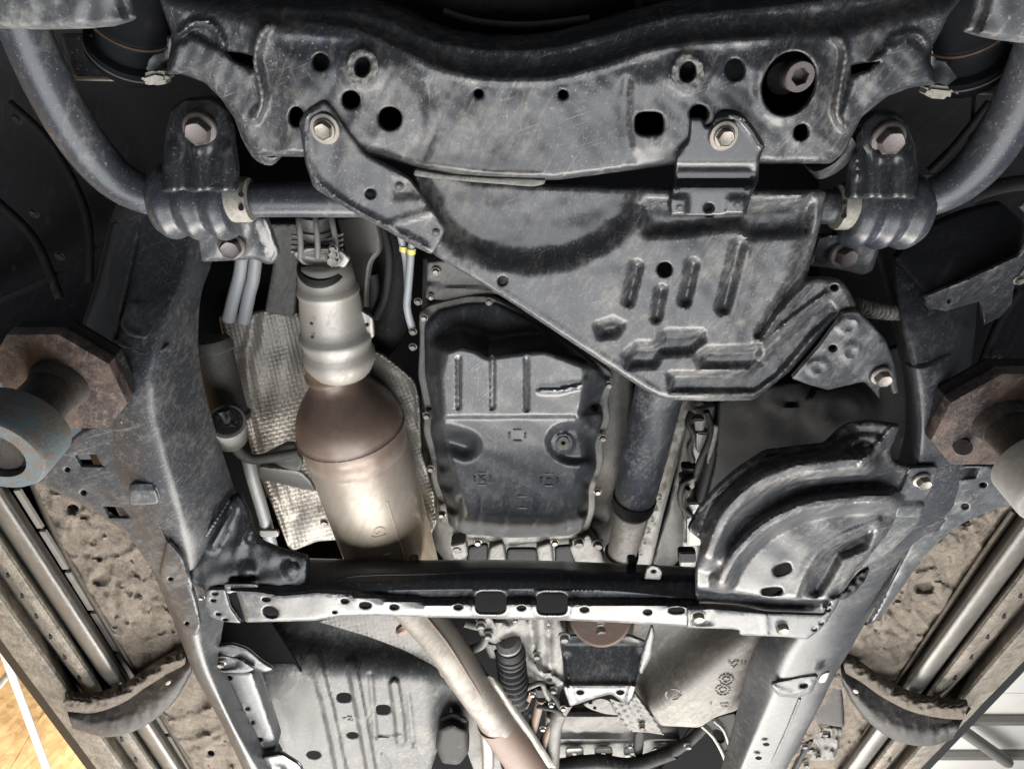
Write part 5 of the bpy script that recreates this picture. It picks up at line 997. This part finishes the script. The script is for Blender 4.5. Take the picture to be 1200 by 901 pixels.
for pts, m_, r_ in (([(622, 806, .80), (612, 830, .79), (606, 850, .79)], 'rust', 6), ([(634, 818, .79), (628, 840, .785), (622, 862, .785)], 'rust', 5.5), ([(652, 838, .79), (640, 862, .785), (634, 880, .785)], 'rust', 5), ([(618, 806, .79), (634, 800, .785), (640, 812, .785), (650, 826, .79), (664, 828, .79)], 'alu_dark', 3), ([(664, 820, .80), (650, 850, .79), (646, 905, .79)], 'alu_dark', 9), ([(630, 826, .78), (650, 830, .78), (660, 836, .785)], 'rubber', 4), ([(640, 806, .79), (652, 820, .785), (658, 838, .785), (650, 846, .79)], 'rubber', 3.4)): tube('rod', m_, lk, pts, r_, n=5, seg=12)
for x0, y0, x1, y1, m_ in ((628, 808, 640, 818, 'plastic'), (620, 838, 630, 850, 'grey_metal'), (652, 832, 664, 842, 'alu_dark'), (642, 842, 652, 856, 'rust')): block('link_block', m_, lk, x0, y0, x1, y1, .785, .014, .003)
for x, y in ((624, 812), (646, 824), (660, 828), (636, 852)): bolt(lk, x, y, .78, 4, 'zinc')
dp = thing('rear_shaft_flange', 'rusty round shaft flange with bolt behind the crossmember', 'shaft flange', (702, 735, .78))
lathe('disc', 'rust', dp, P(703, 720, .835), P(703, 717, .858), [(0, .02), (0, .066), (.2, .072), (.9, .072), (1, .066)], 44)
lathe('fan_cone', 'alu_dark', dp, P(703, 722, .86), P(703, 724, .90), [(0, .06), (.4, .080), (1, .085)], 44)
bolt(dp, 704, 734, .822, 8, 'zinc', k=1.3); lathe('bolt_shank', 'zinc', dp, P(704, 731, .820), P(704, 724, .838), [(0, .009), (1, .009)], 20)
for k in range(9): tube('fin', 'alu_dark', dp, [(676+k*7, 738, .85), (662+k*10, 772, .86)], 2, n=2, seg=8)
bs = thing('stone_guard', 'folded black stone guard with two holes and notched edge below the shaft flange', 'guard', (706, 790, .74))
sheet('guard', 'paint', bs, [(656, 752), (668, 744), (740, 744), (758, 752), (757, 764), (748, 795), (741, 818), (733, 828), (724, 818), (716, 813), (700, 817), (684, 822), (668, 828), (660, 806), (660, 780)], lambda p: .735+.072*np.clip((804-p[:, 1])/50., 0, 1), holes=[ell(680, 811, 4.4, 2.6), ell(727, 811, 4.4, 2.6)], step=4, thick=.003, roll=(4, .006), r=4, relief=[rib([(664, 770), (668, 805), (672, 822)], 6, -.006), rib([(750, 765), (742, 800), (734, 824)], 6, -.006), slope_y(798, 806, .006)])
sheet('side_leg', 'paint_light', bs, [(756, 752), (764, 730), (768, 742), (764, 768), (752, 790), (748, 786)], .745, step=4, thick=.003)
ss = thing('foil_flap', 'crinkled bright foil flap hanging behind the stone guard', 'foil flap', (745, 835, .74))
sheet('flap', 'alu_dark', ss, [(714, 818), (736, 826), (744, 812), (762, 836), (779, 861), (760, 858), (740, 857), (728, 846)], .752, step=2.4, thick=.001, roll=(1.5, .001), r=2, relief=[dimples(7, .0022, 1.1), dimples(11, .0015, .2)], sharp=80); bolt(ss, 752, 850, .746, 4.5, 'rust')
sheet('hinge', 'alu_dark', ss, [(682, 824), (704, 816), (716, 820), (726, 838), (708, 836), (690, 830)], .765, holes=[ell(692, 822, 2.2), ell(697, 829, 2)], step=3, thick=.004)

# fuel tank with moulded marks
ft = thing('fuel_tank', 'pale dusty fuel tank with moulded symbols behind the protector plate', 'fuel tank', (820, 790, .74))
sheet('tank', 'tank', ft, [(740, 715), (880, 718), (912, 738), (904, 752), (884, 800), (864, 832), (838, 840), (820, 852), (774, 850), (756, 826), (742, 806), (736, 770)], lambda p: .745+.12*sstep(((828-p[:, 0])*.75+(800-p[:, 1]))/95.), step=5, thick=.004, box=.10, roll=(7, .012), relief=[wobble(.0012, 50, 3), rib([(858, 830), (888, 790), (906, 750)], 6, -.006)])
def dashed_ring(parent, x, y, r_, h_, n_, mat):
    for i in range(n_):
        a0, a1 = 2*math.pi*(i+.1)/n_, 2*math.pi*(i+.8)/n_
        tube('moulded_dash', mat, parent, [(x+r_*math.cos(a0), y+r_*.75*math.sin(a0), h_), (x+r_*math.cos((a0+a1)/2), y+r_*.75*math.sin((a0+a1)/2), h_), (x+r_*math.cos(a1), y+r_*.75*math.sin(a1), h_)], 1.1, n=2, seg=6)
dashed_ring(ft, 789, 813, 9, .7435, 3, 'tank'); text(ft, '☆', 788, 816, .7435, 6, 0, 'tank')
dashed_ring(ft, 851, 796, 8, .7435, 12, 'tank'); dashed_ring(ft, 847, 808, 8, .7435, 12, 'tank'); dashed_ring(ft, 851, 796, 4, .7435, 5, 'tank'); dashed_ring(ft, 847, 808, 4, .7435, 5, 'tank')
text(ft, 'S>', 859, 779, .7435, 13, 1.35, 'tank'); text(ft, '::::', 872, 776, .7435, 8, 1.35, 'tank'); text(ft, '□', 848, 826, .7435, 9, 1.35, 'tank'); text(ft, '...', 836, 824, .7435, 8, 1.35, 'tank')

# rear silencer and everything dim behind it
rs = thing('rear_cross_tank', 'dim grey cross tank with clamp straps behind the stone guard', 'tank', (720, 875, .86))
sheet('tank', 'alu_dark', rs, [(640, 838), (790, 838), (800, 875), (800, 905), (640, 905)], .90, step=8, thick=.01, box=.1, relief=[rib([(645, 866), (795, 866)], 9, .016, curve=False), wobble(.003, 30, 4)], r=3)
for k in range(4): sheet('tab', 'grey_metal', rs, [(662+k*34, 876), (684+k*34, 875), (684+k*34, 890), (664+k*34, 892)], .868, step=5, thick=.003, holes=[ell(673+k*34, 884, 3, 2)])
bolt(rs, 738, 872, .86, 4, 'alu'); sheet('strap', 'plastic', rs, [(744, 856), (756, 856), (753, 886), (743, 886)], .856, step=5)
tube('pipe', 'rubber', rs, [(650, 898, .85), (700, 892, .85), (740, 896, .84), (790, 880, .84)], 8)
tube('pipe', 'rubber', rs, [(790, 880, .80), (810, 866, .80), (826, 850, .81)], 6); bolt(rs, 806, 872, .79, 5, 'alu')
cb = thing('canister_bracket', 'black skeletal bracket with pale curved edge beyond the fuel tank', 'bracket', (845, 870, .78))
sheet('bracket', 'plastic', cb, [(822, 846), (838, 840), (862, 834), (868, 850), (872, 880), (866, 905), (852, 905), (846, 880), (834, 858)], .785, holes=[ell(842, 862, 9, 6, .9), ell(853, 880, 3.4, 2.6)], step=4, thick=.006, roll=(3, .004))
tube('pale_edge', 'cover', cb, [(822, 850, .778), (836, 864, .776), (848, 886, .776), (854, 908, .776)], 1.8, n=6, seg=8)
tube('pale_edge', 'cover', cb, [(836, 844, .778), (848, 856, .776), (856, 880, .776), (862, 905, .776)], 1.4, n=6, seg=8)
block('clip', 'alu_dark', cb, 863, 846, 874, 864, .775, .02, .003)
pp = thing('splash_guard', 'brownish grey splash guard beyond the dim cross tank', 'splash guard', (820, 890, .86))
sheet('panel', 'alu_dark', pp, [(786, 905), (800, 880), (822, 854), (838, 866), (850, 905)], .87, step=6, relief=[rib([(828, 880), (834, 905)], 4, .004, curve=False)])
wc = thing('connector_block', 'black connector block with small metal clips beside the rail end', 'connector', (955, 855, .72))
sheet('cover', 'bracket_mud', wc, [(962, 800), (986, 782), (990, 852), (974, 850), (950, 846)], .715, step=4, thick=.01, roll=(4, .006))
sheet('clip_plate', 'alu_dark', wc, [(952, 850), (988, 852), (978, 890), (934, 892), (928, 880)], .722, step=4, thick=.004, relief=[wobble(.004, 9, 5), rib([(955, 866), (980, 866)], 4, .006, curve=False), rib([(945, 880), (975, 880)], 4, .006, curve=False)], holes=[ell(968, 858, 5, 3), ell(952, 873, 5, 3)])
for x, y in ((966, 858), (942, 872), (958, 884), (944, 894)): bolt(wc, x, y, .712, 4.4, 'alu', name='clip')
for pts in ([(940, 858, .72), (934, 874, .712), (922, 890, .715)], [(950, 866, .715), (940, 884, .71), (930, 904, .715)]): tube('wire', 'rubber', wc, pts, 3, n=5, seg=8)

# ================================================================== weld beads and dim hoses in the gaps
def weld(parent, pts, rpx=2.6, mat='paint'):
    w_ = np.array([P(*p) for p in pts]); q_ = cr(w_, 14); rm = rpx*mpp(*pts[0])
    L_ = np.linalg.norm(np.diff(q_, axis=0), axis=1).cumsum(); L_ = np.concatenate([[0], L_])
    n_ = max(8, int(L_[-1]/0.0011)); u_ = np.linspace(0, L_[-1], n_)
    path = np.stack([np.interp(u_, L_, q_[:, k]) for k in range(3)], 1)
    rad_ = [rm*(0.85+0.22*abs(math.sin(i*0.55))+0.12*math.sin(i*0.13)) for i in range(n_)]
    return tube3('weld_bead', mat, parent, path, rad_, 10, sharp=80)
weld(fc, [(316, 30, .652), (304, 44, .648), (299, 70, .6465), (304, 95, .6465), (307, 118, .647), (299, 140, .650)], 3)
weld(fc, [(982, 44, .652), (991, 62, .6475), (985, 100, .6455), (981, 133, .6475), (991, 150, .652)], 3)
weld(fl, [(142, 492, .626), (152, 525, .626), (170, 578, .624), (195, 634, .616)], 1.6)
weld(fl, [(225, 652, .632), (250, 614, .655), (268, 586, .685)], 2.4, 'paint_clean'); pass
def dim(label, pts, r_, cat='hose', name='rubber_hose', mat='rubber'):
    t_ = thing(name, label, cat, pts[0]); tube('hose', mat, t_, pts, r_, n=6, seg=14); return t_
dim('dark hose behind the splash shield bracket', [(1120, 240, .90), (1150, 225, .90), (1190, 215, .91), (1230, 214, .92)], 9)
dim('black breather hose beside the silver exhaust cover', [(448, 262, .86), (456, 300, .85), (452, 345, .86), (440, 372, .87)], 5)
dim('slim fuel line under the engine undertray', [(520, 14, .79), (560, 26, .785), (620, 30, .785), (690, 22, .79)], 4, 'tube', 'fuel_line', 'alu_dark')
dim('black drain hose hanging beside the undertray nipple', [(752, -10, .80), (748, 10, .79), (762, 30, .785), (790, 24, .79)], 5)

# push clips and pressed ribs on the wheel housing liners
for x_, y_, h_ in ((40, 250, .955), (92, 200, .985), (20, 140, .99), (70, 300, .945), (1150, 150, 1.0), (1185, 330, .93), (1168, 420, .88), (1110, 180, 1.01)):
    bolt(body, x_, y_, h_, 6, 'rubber', name='push_clip', k=.5)
for pts in ([(10, 120, .985), (60, 170, .985), (100, 250, .965), (104, 330, .93)], [(-10, 230, .965), (40, 280, .955), (70, 350, .92)], [(1195, 340, .935), (1170, 380, .92), (1150, 430, .89)], [(1160, 120, .99), (1120, 170, 1.0), (1090, 200, 1.01)]):
    tube('pressed_rib', 'plastic', body, pts, 5, n=6, seg=10)
